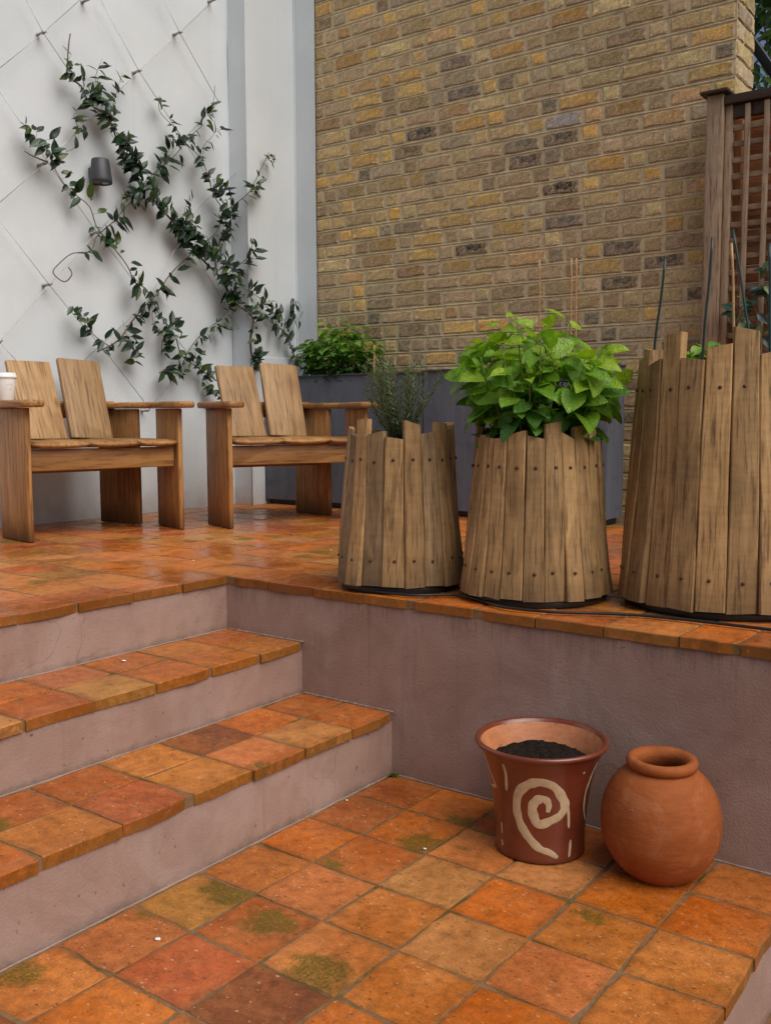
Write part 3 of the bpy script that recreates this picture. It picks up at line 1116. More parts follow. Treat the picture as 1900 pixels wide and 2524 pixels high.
# ------------------------------------------------------------------ oak armchairs
def make_chair(label, loc, rz):
    t = empty('oak_armchair', loc, rz, label, 'armchair', 'oak armchairs on the terrace')
    pw, pt, W, df = 1.324 * S, .023, 3.819 * S, -.088
    g, inn, pwb, dr = 1.767 * S, .201 * S, 1.428 * S, .291
    armz = 3.10 * S
    seatz = 2.2 * S
    for s in (-1, 1):
        a = s * df
        d = Vector((math.cos(a), math.sin(a), 0))
        b = Vector((-math.sin(a), math.cos(a), 0))
        o = Vector((0, s * W / 2, 0))
        plank('leg', pw, pt, armz - .03, OAK_LEG, t, o - d * pw / 2 - b * s * pt / 2, d, (0, 0, 1), .005)
        a2 = s * dr
        d2 = Vector((math.cos(a2), math.sin(a2), 0))
        b2 = Vector((-math.sin(a2), math.cos(a2), 0))
        o2 = Vector((-g, s * (W / 2 - inn), 0))
        plank('leg', pwb, pt, armz - .03, OAK_LEG, t, o2 - d2 * pwb / 2 - b2 * s * pt / 2, d2, (0, 0, 1), .005)
        # arm: a paddle over the front leg that narrows and turns in over the rear leg
        cl = [o + d * .043, o - d * pw * .4, o - d * pw * 1.02, o2 - d2 * pwb * .15, o2 - d2 * pwb * .98]
        hw = [.048, .052, .045, .04, .038]
        cl = [c - b * s * pt / 2 for c in cl]
        P = catmull(cl, 5)
        Hs = [hw[min(int(i / 5), 3)] * (1 - (i % 5) / 5) + hw[min(int(i / 5) + 1, 4)] * ((i % 5) / 5) for i in range(len(P))]
        L, Rr = [], []
        for i, p_ in enumerate(P):
            tg = (P[min(i + 1, len(P) - 1)] - P[max(i - 1, 0)]).normalized()
            nn = Vector((-tg.y, tg.x, 0))
            L.append((p_ + nn * Hs[i]).xy)
            Rr.append((p_ - nn * Hs[i]).xy)
        # rounded front end
        fc = P[0]
        tg = (P[1] - P[0]).normalized()
        nn = Vector((-tg.y, tg.x, 0))
        cap = []
        for k in range(1, 8):
            an = math.pi * k / 8
            cap.append((fc + nn * Hs[0] * -math.cos(an) - tg * math.sin(an) * Hs[0] * .62).xy)
        poly = cap[::-1]
        outline = [tuple(v) for v in (L[::1] + Rr[::-1] + cap)]
        # orientation
        ar = sum(outline[i - 1][0] * outline[i][1] - outline[i][0] * outline[i - 1][1] for i in range(len(outline)))
        if ar < 0:
            outline = outline[::-1]
        outline_slab('armrest', outline, armz - .028, armz, OAK, t, .009)
    # seat boards, cupped, with rounded fronts
    edges = [-1.76, -.45, .81, 1.76]
    for k in range(3):
        y0, y1 = edges[k] * S + .0015, edges[k + 1] * S - .0015
        V, F = [], []
        prof = [(-.40, 0), (-.25, 0), (-.06, -.001), (-.012, -.003), (.004, -.009), (.008, -.016), (.004, -.023), (-.012, -.028), (-.06, -.030), (-.40, -.030)]
        nx = 9
        for (px, pz) in prof:
            for i in range(nx):
                f = i / (nx - 1)
                cup = -.007 * math.sin(math.pi * f) + .004
                rr = .0075 if i in (0, nx - 1) else 0
                zz = pz + cup * (1 if pz > -.015 else .55)
                zz += (-rr if pz > -.015 else rr * .6)
                tp = 1 - .2 * max(0.0, (-px - .2) / .2)
                V.append((px, (y0 + (y1 - y0) * f) * tp, seatz + zz))
        m = len(prof)
        for j in range(m - 1):
            for i in range(nx - 1):
                F.append((j * nx + i, j * nx + i + 1, (j + 1) * nx + i + 1, (j + 1) * nx + i))
        F.append(tuple(j * nx for j in range(m)))
        F.append(tuple(j * nx + nx - 1 for j in range(m))[::-1])
        F.append(tuple(range(nx))[::-1] + tuple((m - 1) * nx + i for i in range(nx)))
        R = Matrix(((0, 1, 0), (0, 0, 1), (1, 0, 0)))
        o = obj('seat_board', [R @ Vector(v) for v in V], F, OAK, t, True)
        o.matrix_local = R.inverted().to_4x4()
    # rails under the seat
    wi = W - 2 * pt - .006
    plank('seat_rail', .086, .026, wi, OAK, t, (-.045, -wi / 2, seatz - .03 - .046), (0, 0, 1), (0, 1, 0), .004)
    plank('seat_rail', .086, .026, wi * .86, OAK, t, (-.41, -wi * .43, seatz - .03 - .075), (0, 0, 1), (0, 1, 0), .004)
    # two wide back boards, leaning and slightly fanned
    for s in (-1, 1):
        bot = Vector((-2.16 * S, s * .585 * S, seatz - .004))
        top = Vector((-3.0 * S, s * .645 * S - .0, (4.17 if s > 0 else 4.09) * S))
        plank('back_board', 1.12 * S, .026, (top - bot).length, OAK_BACK, t, bot, (-.08, 1, .03 * s), top - bot, .006)
    # rail that carries the back boards
    plank('back_rail', .075, .026, wi * .84, OAK, t, (-2.62 * S - .03, -wi * .42, seatz + .13), (.35, 0, 1), (0, 1, 0), .004)
    return t


ch1 = make_chair('oak armchair with a paper cup on its arm', (-9.708 * S, 2.409 * S, ZT * S + .001), -.213)
ch2 = make_chair('oak armchair beside the zinc planter, no cup on it', (-7.637 * S, 6.661 * S, ZT * S + .001), -.434)

# ------------------------------------------------------------------ takeaway cup on the near armchair's arm
cu = at(25, 856, 2, ZT + 3.10)
# place it on the left arm, above the front leg
a_ = -.213
cupc = Vector((-9.708, 2.409, 0)) + Vector((math.cos(a_), math.sin(a_), 0)) * (-.95) + Vector((-math.sin(a_), math.cos(a_), 0)) * (-1.93)
cup = empty('paper_cup', (cupc.x * S, cupc.y * S, (ZT + 3.10) * S + .0015), 0, 'white takeaway paper cup with lid on the left armchair arm', 'cup')
lathe('cup_body', [(.0, .001), (.0275, .0), (.0285, .002), (.0395, .092), (.039, .094)], CUPM, cup, 40)
lid = lathe('lid', [(.0415, .088), (.0428, .0895), (.0428, .096), (.0405, .098), (.0395, .099), (.0385, .108), (.0365, .109), (.035, .105), (.0, .104)], LIDM, cup, 40)


def cup_r(z):
    return .0285 + (.0395 - .0285) * (z - .002) / .09 + .0004


cam_az = math.atan2(CAM.y - cupc.y, CAM.x - cupc.x)
for ln in ([(-.05, .05), (.1, .062), (.25, .06), (.42, .066), (.5, .060), (.62, .063), (.72, .052)], [(-.02, .047), (.1, .045)], [(.3, .044), (.45, .046), (.6, .042), (.7, .045)], [(-.2, .05), (-.22, .043)], [(.55, .066), (.6, .058), (.7, .06)]):
    V, F = [], []
    P = []
    for (a, z) in ln:
        P.append((a, z))
    for (a, z), (a2, z2) in zip(P[:-1], P[1:]):
        n0 = len(V)
        for (aa, zz) in ((a, z), (a2, z2)):
            for dz in (-.0005, .0005):
                r_ = cup_r(zz)
                V.append((r_ * math.cos(cam_az + aa), r_ * math.sin(cam_az + aa), zz + dz))
        F.append((n0, n0 + 2, n0 + 3, n0 + 1))
    obj('printed_mark', V, F, INK, cup)

# ------------------------------------------------------------------ zinc planter troughs
def trough(label, x0, x1, y0, y1, h, flangeL, flangeR):
    t = empty('zinc_planter', ((x0 + x1) / 2 * S, y0 * S, ZT * S), 0, label, 'planter', 'zinc troughs along the brick wall')
    w, d = (x1 - x0) * S, (y1 - y0) * S
    hh = h * S
    th = .004
    box('front_panel', -w / 2, w / 2, 0, th, .03, hh, ZINC, t)
    box('back_panel', -w / 2, w / 2, d - th, d, .03, hh, ZINC, t)
    box('side_panel', -w / 2 + .0005, -w / 2 + th, th, d - th, .03, hh, ZINC, t)
    box('side_panel', w / 2 - th, w / 2 - .0005, th, d - th, .03, hh, ZINC, t)
    box('foot', -w / 2 + .02, w / 2 - .02, .03, d - .02, 0.0, .031, BLACK, t)
    box('rim', -w / 2 - .004, w / 2 + .004, -.012, .016, hh, hh + .010, LEAD, t, .002)
    box('rim', -w / 2 - .004, w / 2 + .004, d - .018, d + .004, hh, hh + .010, LEAD, t, .002)
    box('rim', -w / 2 - .005, -w / 2 + .016, .0165, d - .0185, hh, hh + .0098, LEAD, t, .002)
    box('rim', w / 2 - .016, w / 2 + .005, .0165, d - .0185, hh, hh + .0098, LEAD, t, .002)
    if flangeL:
        box('corner_angle', -w / 2 - .003, -w / 2 + .028, -.0045, -.0005, .03, hh - .001, ZINC, t)
    if flangeR:
        box('corner_angle', w / 2 - .03, w / 2 + .003, -.0045, -.0005, .03, hh - .001, ZINC, t)
        box('corner_angle', w / 2 + .0005, w / 2 + .0045, .001, .03, .03, hh - .001, ZINC, t)
    V, F = [], []
    nx, ny = 40, 8
    for j in range(ny + 1):
        for i in range(nx + 1):
            xx, yy = -w / 2 + .006 + (w - .012) * i / nx, .006 + (d - .012) * j / ny
            V.append((xx, yy, hh - .03 + .012 * mnoise.noise(Vector((xx * 9, yy * 9, x0)))))
    for j in range(ny):
        for i in range(nx):
            q = j * (nx + 1) + i
            F.append((q, q + 1, q + nx + 2, q + nx + 1))
    obj('soil', V, F, SOIL, t)
    return t


TY0, TY1, TH = 10.6, 11.68, 3.92
trough('dark zinc trough beside the white wall, mint growing in its left end', -12.60, -6.62, TY0, TY1, TH, False, False)
trough('dark zinc trough behind the lemon balm planter', -6.56, -1.2, TY0, TY1, TH + .03, True, True)

# ------------------------------------------------------------------ stave planters
def stave_planter(label, cx, cy, Rb, Rt, h, tops, phi0, mat, seed, boltz=(.82, .17)):
    q = random.Random(seed)
    t = empty('stave_planter', (cx * S, cy * S, ZT * S), 0, label, 'planter', 'stave planters along the terrace edge')
    n = len(tops)
    Rb, Rt, h = Rb * S, Rt * S, h * S
    lift = .022
    widths = [w for (w, dz, sl) in tops]
    tot = sum(widths)
    phi = phi0
    th = .017
    slope = math.atan2(Rb - Rt, h)
    for k, (wk, dz, sl) in enumerate(tops):
        sl *= .6
        dz *= .78
        dphi = 2 * math.pi * wk / tot
        pm = phi + dphi / 2
        phi += dphi
        L = h + dz * S
        hb = Rb * math.tan(dphi / 2) * .965
        ht_ = (Rb + (Rt - Rb) * L / h) * math.tan(dphi / 2) * .955
        V, F = [], []
        rows = 6
        for r in range(rows + 1):
            f = r / rows
            hw = hb + (ht_ - hb) * f
            bow = .004 * math.sin(f * math.pi * 1.3 + k) + .006 * (1 - f) ** 3 * (1 if k % 3 else -.2)
            ej = [q.uniform(-.0012, .0012) for _ in range(4)]
            zl = zr = f * L
            if r == rows:
                zl += sl * S
                zr -= sl * S
            if r == 0:
                zl += q.uniform(-.003, .003)
                zr += q.uniform(-.003, .003)
            c = .0028
            # outline: back-left, back-right, front-right (chamfer), front-left (chamfer)
            V += [(-hw, th, zl), (hw, th, zr), (hw + ej[0], c - bow, zr), (hw - c + ej[0], -bow, zr), (0, -bow - .0012, (zl + zr) / 2), (-hw + c + ej[1], -bow, zl), (-hw + ej[1], c - bow, zl)]
        m = 7
        for r in range(rows):
            for i in range(m):
                i2 = (i + 1) % m
                F.append((r * m + i, r * m + i2, (r + 1) * m + i2, (r + 1) * m + i))
        F.append(tuple(range(m))[::-1])
        F.append(tuple(rows * m + i for i in range(m)))
        me = mesh_of('stave', V, F, mat if q.random() < .8 else STAVE)
        st = inst('stave', me, t)
        out = Vector((math.cos(pm), math.sin(pm), 0))
        rr = Rb + q.uniform(-.002, .003)
        yax = (-out * math.cos(slope) - Vector((0, 0, 1)) * math.sin(slope))
        zax = (-out * math.sin(slope) + Vector((0, 0, 1)) * math.cos(slope))
        xax = yax.cross(zax)
        mm = Matrix((xax, yax, zax)).transposed().to_4x4()
        mm.translation = out * rr + Vector((0, 0, lift))
        st.matrix_local = mm
        for bz in boltz:
            bp = lathe('bolt', [(.0046, -.001), (.0046, .001), (.004, .0028), (.0026, .004), (.0, .0044)], RUST, st, 10)
            f = bz
            bow = .004 * math.sin(f * math.pi * 1.3 + k) + .006 * (1 - f) ** 3 * (1 if k % 3 else -.2)
            bp.matrix_local = Matrix.Translation((q.uniform(-.006, .006), -bow - .0008, h * bz + q.uniform(-.004, .004))) @ Matrix.Rotation(math.pi / 2, 4, 'X')
    li = lathe('liner', [(.0, lift + .003), (Rb - th - .005, lift + .003), (Rt - th - .004, h * .9)], BLACK, t, 40)
    lathe('base', [(.0, .0), (Rb * .93, .0), (Rb * .95, .004), (Rb * .95, lift + .004), (0, lift + .004)], BLACK, t, 40)
    V, F = lathe_geo([(Rt - th - .002, h * .84), (Rt * .6, h * .86), (Rt * .3, h * .865), (.001, h * .865)], 30)
    V = [(x, y, z + .008 * mnoise.noise(Vector((x * 40, y * 40, seed)))) for x, y, z in V]
    obj('soil', V, F, SOIL, t)
    return t


def camphi(cx, cy):
    return math.atan2(CAM.y - cy, CAM.x - cx)


# staves as (width, extra height, slant of the cut) going round from the left edge to the right as seen
def ring_from(vis, rest, seed):
    q = random.Random(seed)
    return vis + [(q.uniform(.9, 1.25), q.uniform(-.12, .25), q.uniform(-.05, .05)) for _ in range(rest)]


P1 = (-.5, 1.0)
vis1 = [(.8, .1, .03), (.95, -.06, .04), (1.0, .27, -.01), (1.1, .0, -.05), (1.08, -.1, .03), (1.0, .2, .06), (1.0, .0, -.03)]
p1 = stave_planter('small weathered stave planter holding rosemary', P1[0], P1[1], 1.02, .84, 2.36, ring_from(vis1, 12, 1), camphi(*P1) - math.radians(88), STAVE_GREY, 11)
P2 = (1.75, 1.36)
vis2 = [(.9, .0, .0), (1.0, .05, .0), (1.0, .0, .01), (1.05, .0, -.02), (1.2, .1, -.05), (1.1, .02, .04), (1.1, .28, -.03), (1.0, .04, .08)]
p2 = stave_planter('mid-sized pale stave planter holding lemon balm', P2[0], P2[1], 1.11, .90, 2.30, ring_from(vis2, 15, 2), camphi(*P2) - math.radians(84), STAVE, 12)
P3 = (4.22, 2.45)
vis3 = [(.8, .0, .0), (.9, .16, .03), (1.05, -.1, -.07), (1.1, .36, -.05), (1.1, -.08, .03), (1.15, .12, -.05), (1.15, .40, .05), (1.1, .02, -.07), (1.0, .2, .05)]
p3 = stave_planter('tall stave planter at the right edge with green stakes', P3[0], P3[1], 1.46, 1.24, 3.42, ring_from(vis3, 16, 3), camphi(*P3) - math.radians(82), STAVE, 13, (.87, .12))

# irrigation pipe behind the planters
pipe = [(-.3, .05), (.3, .1), (.62, .35), (.9, .5), (1.3, .4), (1.9, .12), (2.6, .2), (3.3, .55), (4.0, .75), (5.5, .8)]
tag(tube('irrigation_pipe', [Vector((v.x, v.y, ZT + .045)) * S for v in catmull([(a, b, 0) for a, b in pipe], 6)], .004, BLACK, None, 6),
    'thin black irrigation pipe running past the planter bases', 'pipe')

# ------------------------------------------------------------------ leaves
def leaf_geo(L, W, fold=.25, curl=.2, serr=0.0, heart=0.0, n=6, tip=1.0):
    """leaf along +Y from its base at the origin, face +Z"""
    V, F = [], []
    for i in range(n + 1):
        f = i / n
        if heart:
            KN = ((0, .10), (.04, .58), (.1, .80), (.2, .96), (.32, 1.0), (.46, .95), (.6, .85), (.74, .68), (.87, .44), (.95, .24), (1, .03))
            prof = 0
            for (fa, ga), (fb, gb) in zip(KN[:-1], KN[1:]):
                if fa <= f <= fb:
                    prof = ga + (gb - ga) * (f - fa) / (fb - fa)
                    break
        else:
            prof = math.sin(math.pi * f ** .8) ** (1.05 * tip)
        w = W / 2 * prof
        if serr and 0 < i < n:
            w *= 1 + (serr if i % 2 else -serr)
        z = -curl * L * f * f + .02 * L * math.sin(f * 9)
        y = L * f
        hb = heart * L * (1 - f) ** 4
        rip = .012 * L * (1 if i % 2 else -1) if heart else 0
        V += [(-w, y - hb * (w / (W / 2)) * .5, z + fold * w + rip), (-w * .5, y - hb * .1, z + fold * w * .62 - rip), (0, y, z), (w * .5, y - hb * .1, z + fold * w * .62 - rip), (w, y - hb * (w / (W / 2)) * .5, z + fold * w + rip)]
    for i in range(n):
        for k in range(4):
            a = i * 5 + k
            F.append((a, a + 1, a + 6, a + 5))
    return [Vector(v) for v in V], F


def leaf_meshes(name, mat, specs, tones):
    out = []
    for sp in specs:
        V, F = leaf_geo(**sp)
        row = []
        for tn in tones:
            C = []
            for i, v in enumerate(V):
                mid = 1.12 if i % 5 == 2 else 1.0
                C.append((tn[0] * mid, tn[1] * mid, tn[2] * mid))
            row.append((mesh_of(name, V, F, mat, True, C), V, F, C))
        out.append(row)
    return out


def basis(d, nrm, loc, scale=1.0):
    d = Vector(d).normalized()
    nrm = Vector(nrm)
    nrm = nrm - d * nrm.dot(d)
    if nrm.length < 1e-4:
        nrm = d.orthogonal()
    nrm.normalize()
    x = d.cross(nrm)
    m = Matrix((x, d, nrm)).transposed().to_4x4()
    m = m @ Matrix.Scale(scale, 4)
    m.translation = Vector(loc)
    return m


class Joined:
    def __init__(self):
        self.V, self.F, self.C = [], [], []

    def add(self, entry, mw, cm=1.0):
        me, V, F, C = entry
        n0 = len(self.V)
        self.V += [mw @ v for v in V]
        self.F += [tuple(a + n0 for a in f) for f in F]
        self.C += [(c[0] * cm, c[1] * cm, c[2] * cm) for c in C]

    def build(self, name, mat, parent):
        o = obj(name, self.V, self.F, mat, parent, True, self.C)
        o["kind"] = "stuff"
        return o


# ------------------------------------------------------------------ wire trellis on the white wall
XWIRE = XW + .26
wt = empty('wire_trellis', (XW * S, 3 * S, ZT * S), 0, 'diamond trellis of thin steel wires on the white wall', 'trellis')
WT0 = -Vector(wt.location)


def wpt(x, y, xp=XWIRE):
    return at(x, y, 0, xp) * S


Z1S = 1 / 2.08125 / D2S


def z1p(x, y):
    return (x * Z1S, y * Z1S)


def z2p(x, y):
    return (x * Z1S, y * Z1S + 500 / D2S)


ANC = dict(a=z1p(222, 165), b=z1p(713, 362), c=z1p(922, 165), d=z1p(1122, 522), e=z1p(497, 1192), g=z1p(1100, -5), h=z1p(450, -5), i=z2p(252, 418), j=z2p(-4, 712), k=z2p(757, 1065), l=z1p(228, 838), m=z1p(860, 800))
WIRES = [[(52, -10), ANC['a'], (285, 355), (430, 560), (560, 790)], [(212, -12), ANC['b'], (460, 400), (560, 560)], [(350, -10), ANC['c'], ANC['d']],
         [(-20, 168), (100, 345), ANC['e'], z2p(620, 310), z2p(760, 500), z2p(900, 690), z2p(1080, 920)], [(-20, 450), ANC['i'], z2p(350, 540), z2p(540, 760), z2p(740, 1020)], [ANC['j'], z2p(80, 805), (90, 850)],
         [(-30, 170), ANC['a'], (180, -8)], [(-30, 462), z1p(235, 832), ANC['b'], ANC['c'], ANC['g']], [(-30, 760), ANC['j'], ANC['i'], ANC['e'], z1p(860, 800), ANC['d']], [(180, 780), (320, 650), z1p(1000, 1080), (545, 340)], [z2p(757, 1065), z2p(870, 930), z2p(1000, 760), (560, 620)]]
for w in WIRES:
    pts = [wpt(*p) + WT0 for p in w]
    tube('wire', pts, .0016, STEEL, wt, 5)
for nm, a in ANC.items():
    c = wpt(*a) + WT0
    base = Vector((0, c.y, c.z))
    V, F = tube_geo([base + Vector((-.004, 0, 0)), base + Vector((.012, 0, 0)), base + Vector((.012, 0, 0)), Vector((c.x - .004, c.y, c.z)), Vector((c.x + .006, c.y, c.z))], lambda t: .0085 if t < .4 else .0065, 8)
    an = obj('anchor', V, F, ANCH, wt, True)
    V, F = tube_geo([c + Vector((.004, -.009, .004)), c + Vector((.006, 0, 0)), c + Vector((.004, .012, .006))], .0045, 6)
    obj('clamp', V, F, ANCH, an, True)

# ------------------------------------------------------------------ star jasmine
vine = empty('climbing_jasmine', (XP * S, 10.7 * S, (ZT + TH - .2) * S), 0, 'dark green jasmine climbing the wires on the white wall', 'climber')
VO = -Vector(vine.location)
VT = [(.012, .032, .016), (.017, .043, .021), (.026, .06, .024), (.055, .09, .02), (.008, .022, .013)]
VL = leaf_meshes('leaf', VINELEAF, [dict(L=.066, W=.03, fold=.3, curl=.22), dict(L=.058, W=.026, fold=.25, curl=.45), dict(L=.074, W=.031, fold=.25, curl=.15), dict(L=.044, W=.023, fold=.4, curl=.3)], VT)
# stems as traced: points, radius, leaf density per metre, spread
ST = [
    ([(152, 72), (146, 100), (136, 140), (150, 165), (172, 190), (195, 220), (218, 258), (248, 300), (272, 345), (298, 390), (330, 430), (365, 475), (400, 515), (438, 560), (465, 605), (492, 650), (512, 690), (506, 735), (515, 775), (545, 788), (600, 795), (640, 812)], .0055, 62, .055, (.12, .88)),
    ([(185, 190), (215, 240), (242, 295), (262, 335), (290, 372), (310, 410), (345, 450)], .003, 85, .075, (0, 1)),
    ([(340, 440), (380, 480), (410, 530), (440, 545), (470, 575), (488, 620)], .003, 95, .085, (0, 1)),
    ([(50, 272), (75, 300), (95, 330), (118, 362), (140, 395), (160, 415), (185, 450), (210, 490), (240, 535), (262, 575), (285, 610), (315, 628), (345, 672), (372, 725), (395, 765), (420, 795), (462, 820)], .0028, 40, .045, (.02, .9)),
    ([(60, 290), (85, 315), (110, 345)], .002, 85, .06, (0, 1)),
    ([(40, 331), (75, 335), (105, 350)], .003, 4, .02, (0, 1)),
    ([(462, 188), (452, 225), (440, 255), (425, 275), (400, 298), (370, 340), (340, 370), (312, 395), (285, 425), (262, 452), (238, 482), (212, 512), (188, 542), (160, 550), (130, 565), (112, 590), (125, 607), (148, 590), (150, 580)], .0024, 32, .05, (.03, .68)),
    ([(340, 210), (350, 240), (372, 280), (395, 310), (425, 345), (436, 385), (458, 420), (475, 450)], .0022, 42, .045, (0, 1)),
    ([(548, 338), (535, 365), (515, 400), (498, 430), (480, 460), (460, 500), (430, 530), (400, 560), (370, 595), (330, 640), (300, 665), (270, 700), (240, 735), (205, 760)], .003, 48, .055, (0, .95)),
    ([(455, 390), (470, 430), (490, 470), (480, 510), (470, 540)], .003, 70, .07, (0, 1)),
    ([(150, 662), (165, 690), (190, 710), (212, 735), (242, 752)], .002, 60, .05, (0, 1)),
    ([(335, 640), (325, 690), (340, 720), (352, 745), (350, 765)], .0018, 50, .045, (.1, 1)),
    ([(268, 690), (272, 720), (280, 750), (285, 780)], .0016, 60, .04, (.2, 1)),
    ([(500, 655), (470, 690), (440, 720), (410, 760), (385, 800), (350, 800), (345, 808)], .0025, 55, .06, (0, 1)),
    ([(412, 760), (430, 800), (455, 830), (470, 860)], .002, 70, .06, (.1, 1)),
    ([(505, 660), (530, 680), (555, 700), (585, 725), (600, 760), (612, 785), (625, 800)], .0035, 60, .06, (0, 1)),
    ([(560, 700), (590, 690), (600, 665), (598, 650)], .002, 70, .05, (0, 1)),
    ([(595, 725), (605, 700), (625, 676), (636, 666)], .0015, 16, .02, (.1, .9)),
    ([(480, 600), (520, 640), (545, 665), (570, 690)], .0022, 70, .06, (0, 1)),
    ([(515, 520), (500, 560), (490, 600), (500, 650)], .0025, 60, .06, (.1, 1)),
    ([(262, 157), (250, 200), (240, 235), (232, 262)], .0015, 45, .035, (0, .9)),
    ([(213, 128), (206, 160), (205, 195)], .0012, 45, .03, (.1, 1)),
    ([(150, 250), (160, 275), (175, 290)], .0018, 95, .05, (0, 1)),
    ([(165, 300), (150, 320), (135, 330)], .0015, 8, .02, (0, 1)),
    ([(372, 290), (362, 315), (350, 350), (335, 375)], .0016, 75, .05, (0, 1)),
    ([(455, 262), (450, 290), (438, 320), (432, 345)], .0015, 45, .04, (.2, 1)),
    ([(262, 430), (285, 425), (310, 420), (290, 440)], .0018, 80, .06, (0, 1)),
    ([(400, 430), (395, 460), (410, 490), (395, 520)], .0018, 80, .06, (0, 1)),
]
stems = []
leaves = []
lr = random.Random(21)
for si, (pp, r, dens, spread, rng) in enumerate(ST):
    P = [at(x, y, 0, XWIRE) for x, y in pp]
    P = [p + Vector((lr.uniform(-.08, .25), lr.uniform(-.04, .04), lr.uniform(-.04, .04))) for p in P]
    if si == 0:
        # the main trunk leaves the wall and goes down into the zinc trough
        for j in range(1, 7):
            f = (j - 1) / 5
            P[-7 + j] = P[-7 + j] + Vector((.9 * f, .0, -.1 * f))
        P[-1] = Vector((-12.2, 10.95, ZT + TH - .22))
        P[-2] = P[-1].lerp(P[-3], .5) + Vector((0, 0, .15))
    # stems that cross the pilaster hang in front of it
    P = [Vector((max(p.x, XP + .18), p.y, p.z)) if p.y > YP - .25 else p for p in P]
    C = [c * S + VO for c in catmull(P, 5)]
    V, F = tube_geo(C, (lambda r: (lambda t: r * 1.25 * (.45 + .55 * t)))(r), 6)
    obj('stem', V, F, BARK if r > .0017 else STEMG, vine, True)
    tot = sum((C[i + 1] - C[i]).length for i in range(len(C) - 1))
    nl = int(tot * dens * 1.3)
    nl = int(nl * (1.35 if si < 3 or si in (9, 19) else 1.0))
    for k in range(nl):
        f = rng[0] + (rng[1] - rng[0]) * (k + lr.random()) / nl
        f += .035 * math.sin(f * 40 + si)
        f = min(max(f, 0.0), 1.0)
        q = f * (len(C) - 1)
        i = min(int(q), len(C) - 2)
        p0 = C[i].lerp(C[i + 1], q - i)
        tg = (C[i] - C[i + 1]).normalized()      # towards the tip
        ang = lr.choice([-1, 1]) * lr.uniform(.4, 1.5)
        side = Vector((0, tg.z, -tg.y)).normalized() if (abs(tg.y) + abs(tg.z)) > .01 else Vector((0, 1, 0))
        d = tg * math.cos(ang) + side * math.sin(ang) + Vector((lr.uniform(-.15, .75), 0, lr.uniform(-.95, .1)))
        nrm = Vector((1, 0, .5)) + Vector((lr.uniform(-.5, .5), lr.uniform(-.7, .7), lr.uniform(-.3, .7)))
        cl_ = .35 + .65 * abs(mnoise.noise(Vector((f * 9.0, si * 3.1, 0)))) * 2
        off = Vector((lr.uniform(0, spread * .8), lr.gauss(0, spread * .2 * cl_), lr.gauss(0, spread * .2 * cl_)))
        p1_ = p0 + off
        tip = f < .12
        sca = lr.uniform(.55, 1.25) * (.75 if tip else 1)
        tone = lr.choice([0, 0, 1, 1, 2, 2, 4, 4, 3]) if not tip else lr.choice([2, 3, 3])
        leaves.append((p1_, d, nrm, sca, lr.randrange(len(VL)), tone))
        if lr.random() < .3 and off.length > .02:
            stems.append((p0, p1_))
lr.shuffle(leaves)
jn = Joined()
lx = XW * S + .006 + VO.x
for k, (pl, d, nrm, sca, vi, tone) in enumerate(leaves):
    # keep leaves off the plaster
    pl.x = max(pl.x, lx + (.012 if pl.y - VO.y < YP * S else (XP - XW) * S + .012))
    d = Vector((max(d.x, .02), d.y, d.z))
    mw = basis(d, nrm, pl, sca)
    if k < 296:
        inst('leaf', VL[vi][tone][0], vine, mw)
    else:
        jn.add(VL[vi][tone], mw)
SV, SF = [], []
for a, b in stems:
    V, F = tube_geo([a, a.lerp(b, .5) + Vector((.004, 0, .004)), b], .0009, 4, False)
    n0 = len(SV)
    SV += V
    SF += [tuple(i + n0 for i in f) for f in F]
tw = obj('twigs', SV, SF, STEMG, vine, True)
tw["kind"] = "stuff"
jn.build('foliage', VINELEAF, vine)
print('vine leaves', len(leaves))

# ------------------------------------------------------------------ wall lamp
lp = at(199, 374, 0, XW)
lamp = empty('wall_lamp', (XW * S, lp.y * S, lp.z * S), 0, 'dark grey tapered wall lamp among the jasmine', 'lamp')
hL = .072
sh = lathe('lamp_shade', [(.0, hL * .52), (.027, hL * .52), (.0295, hL * .46), (.037, -hL * .35), (.0375, -hL * .5), (.0345, -hL * .52), (.033, -hL * .44), (.0, -hL * .44)], LAMPM, lamp, 6 * 6)
sh.location = (.058, 0, 0)
ls = lathe('lens', [(.0, -hL * .45), (.026, -hL * .45), (.028, -hL * .48), (.026, -hL * .5), (.0, -hL * .5)], LENSM, lamp, 30)
ls.location = (.058, 0, 0)
sh.scale = (1.42, 1.42, 1.5)
ls.scale = (1.42, 1.42, 1.5)
sh.location.x = ls.location.x = .064
box('wall_bracket', -.003, .028, -.02, .02, -.022, .024, LAMPM, lamp, .003)
box('hinge', .055, .071, -.006, .006, -hL * .9, -hL * .785, LAMPM, lamp, .001)

# ------------------------------------------------------------------ lemon balm in the middle stave planter
bq = random.Random(5)
balm = empty('lemon_balm', (P2[0] * S, P2[1] * S, ZT * S + 2.0 * S), 0, 'bright green lemon balm bush with toothed leaves in the stave planter', 'herb plant')
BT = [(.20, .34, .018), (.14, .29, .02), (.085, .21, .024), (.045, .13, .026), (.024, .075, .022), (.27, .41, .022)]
BL = leaf_meshes('leaf', BALMLEAF, [dict(L=.068, W=.058, fold=.16, curl=.25, serr=.05, heart=.5, n=16), dict(L=.062, W=.05, fold=.35, curl=.45, serr=.055, heart=.5, n=16), dict(L=.056, W=.043, fold=.12, curl=.12, serr=.055, heart=.45, n=14), dict(L=.064, W=.056, fold=.05, curl=.6, serr=.05, heart=.5, n=16)], BT)
jb_ = Joined()
nobj = 0
balm_leaves = []
BH = 2.2 * S       # height of the crown above the planter soil
BR = 1.26 * S
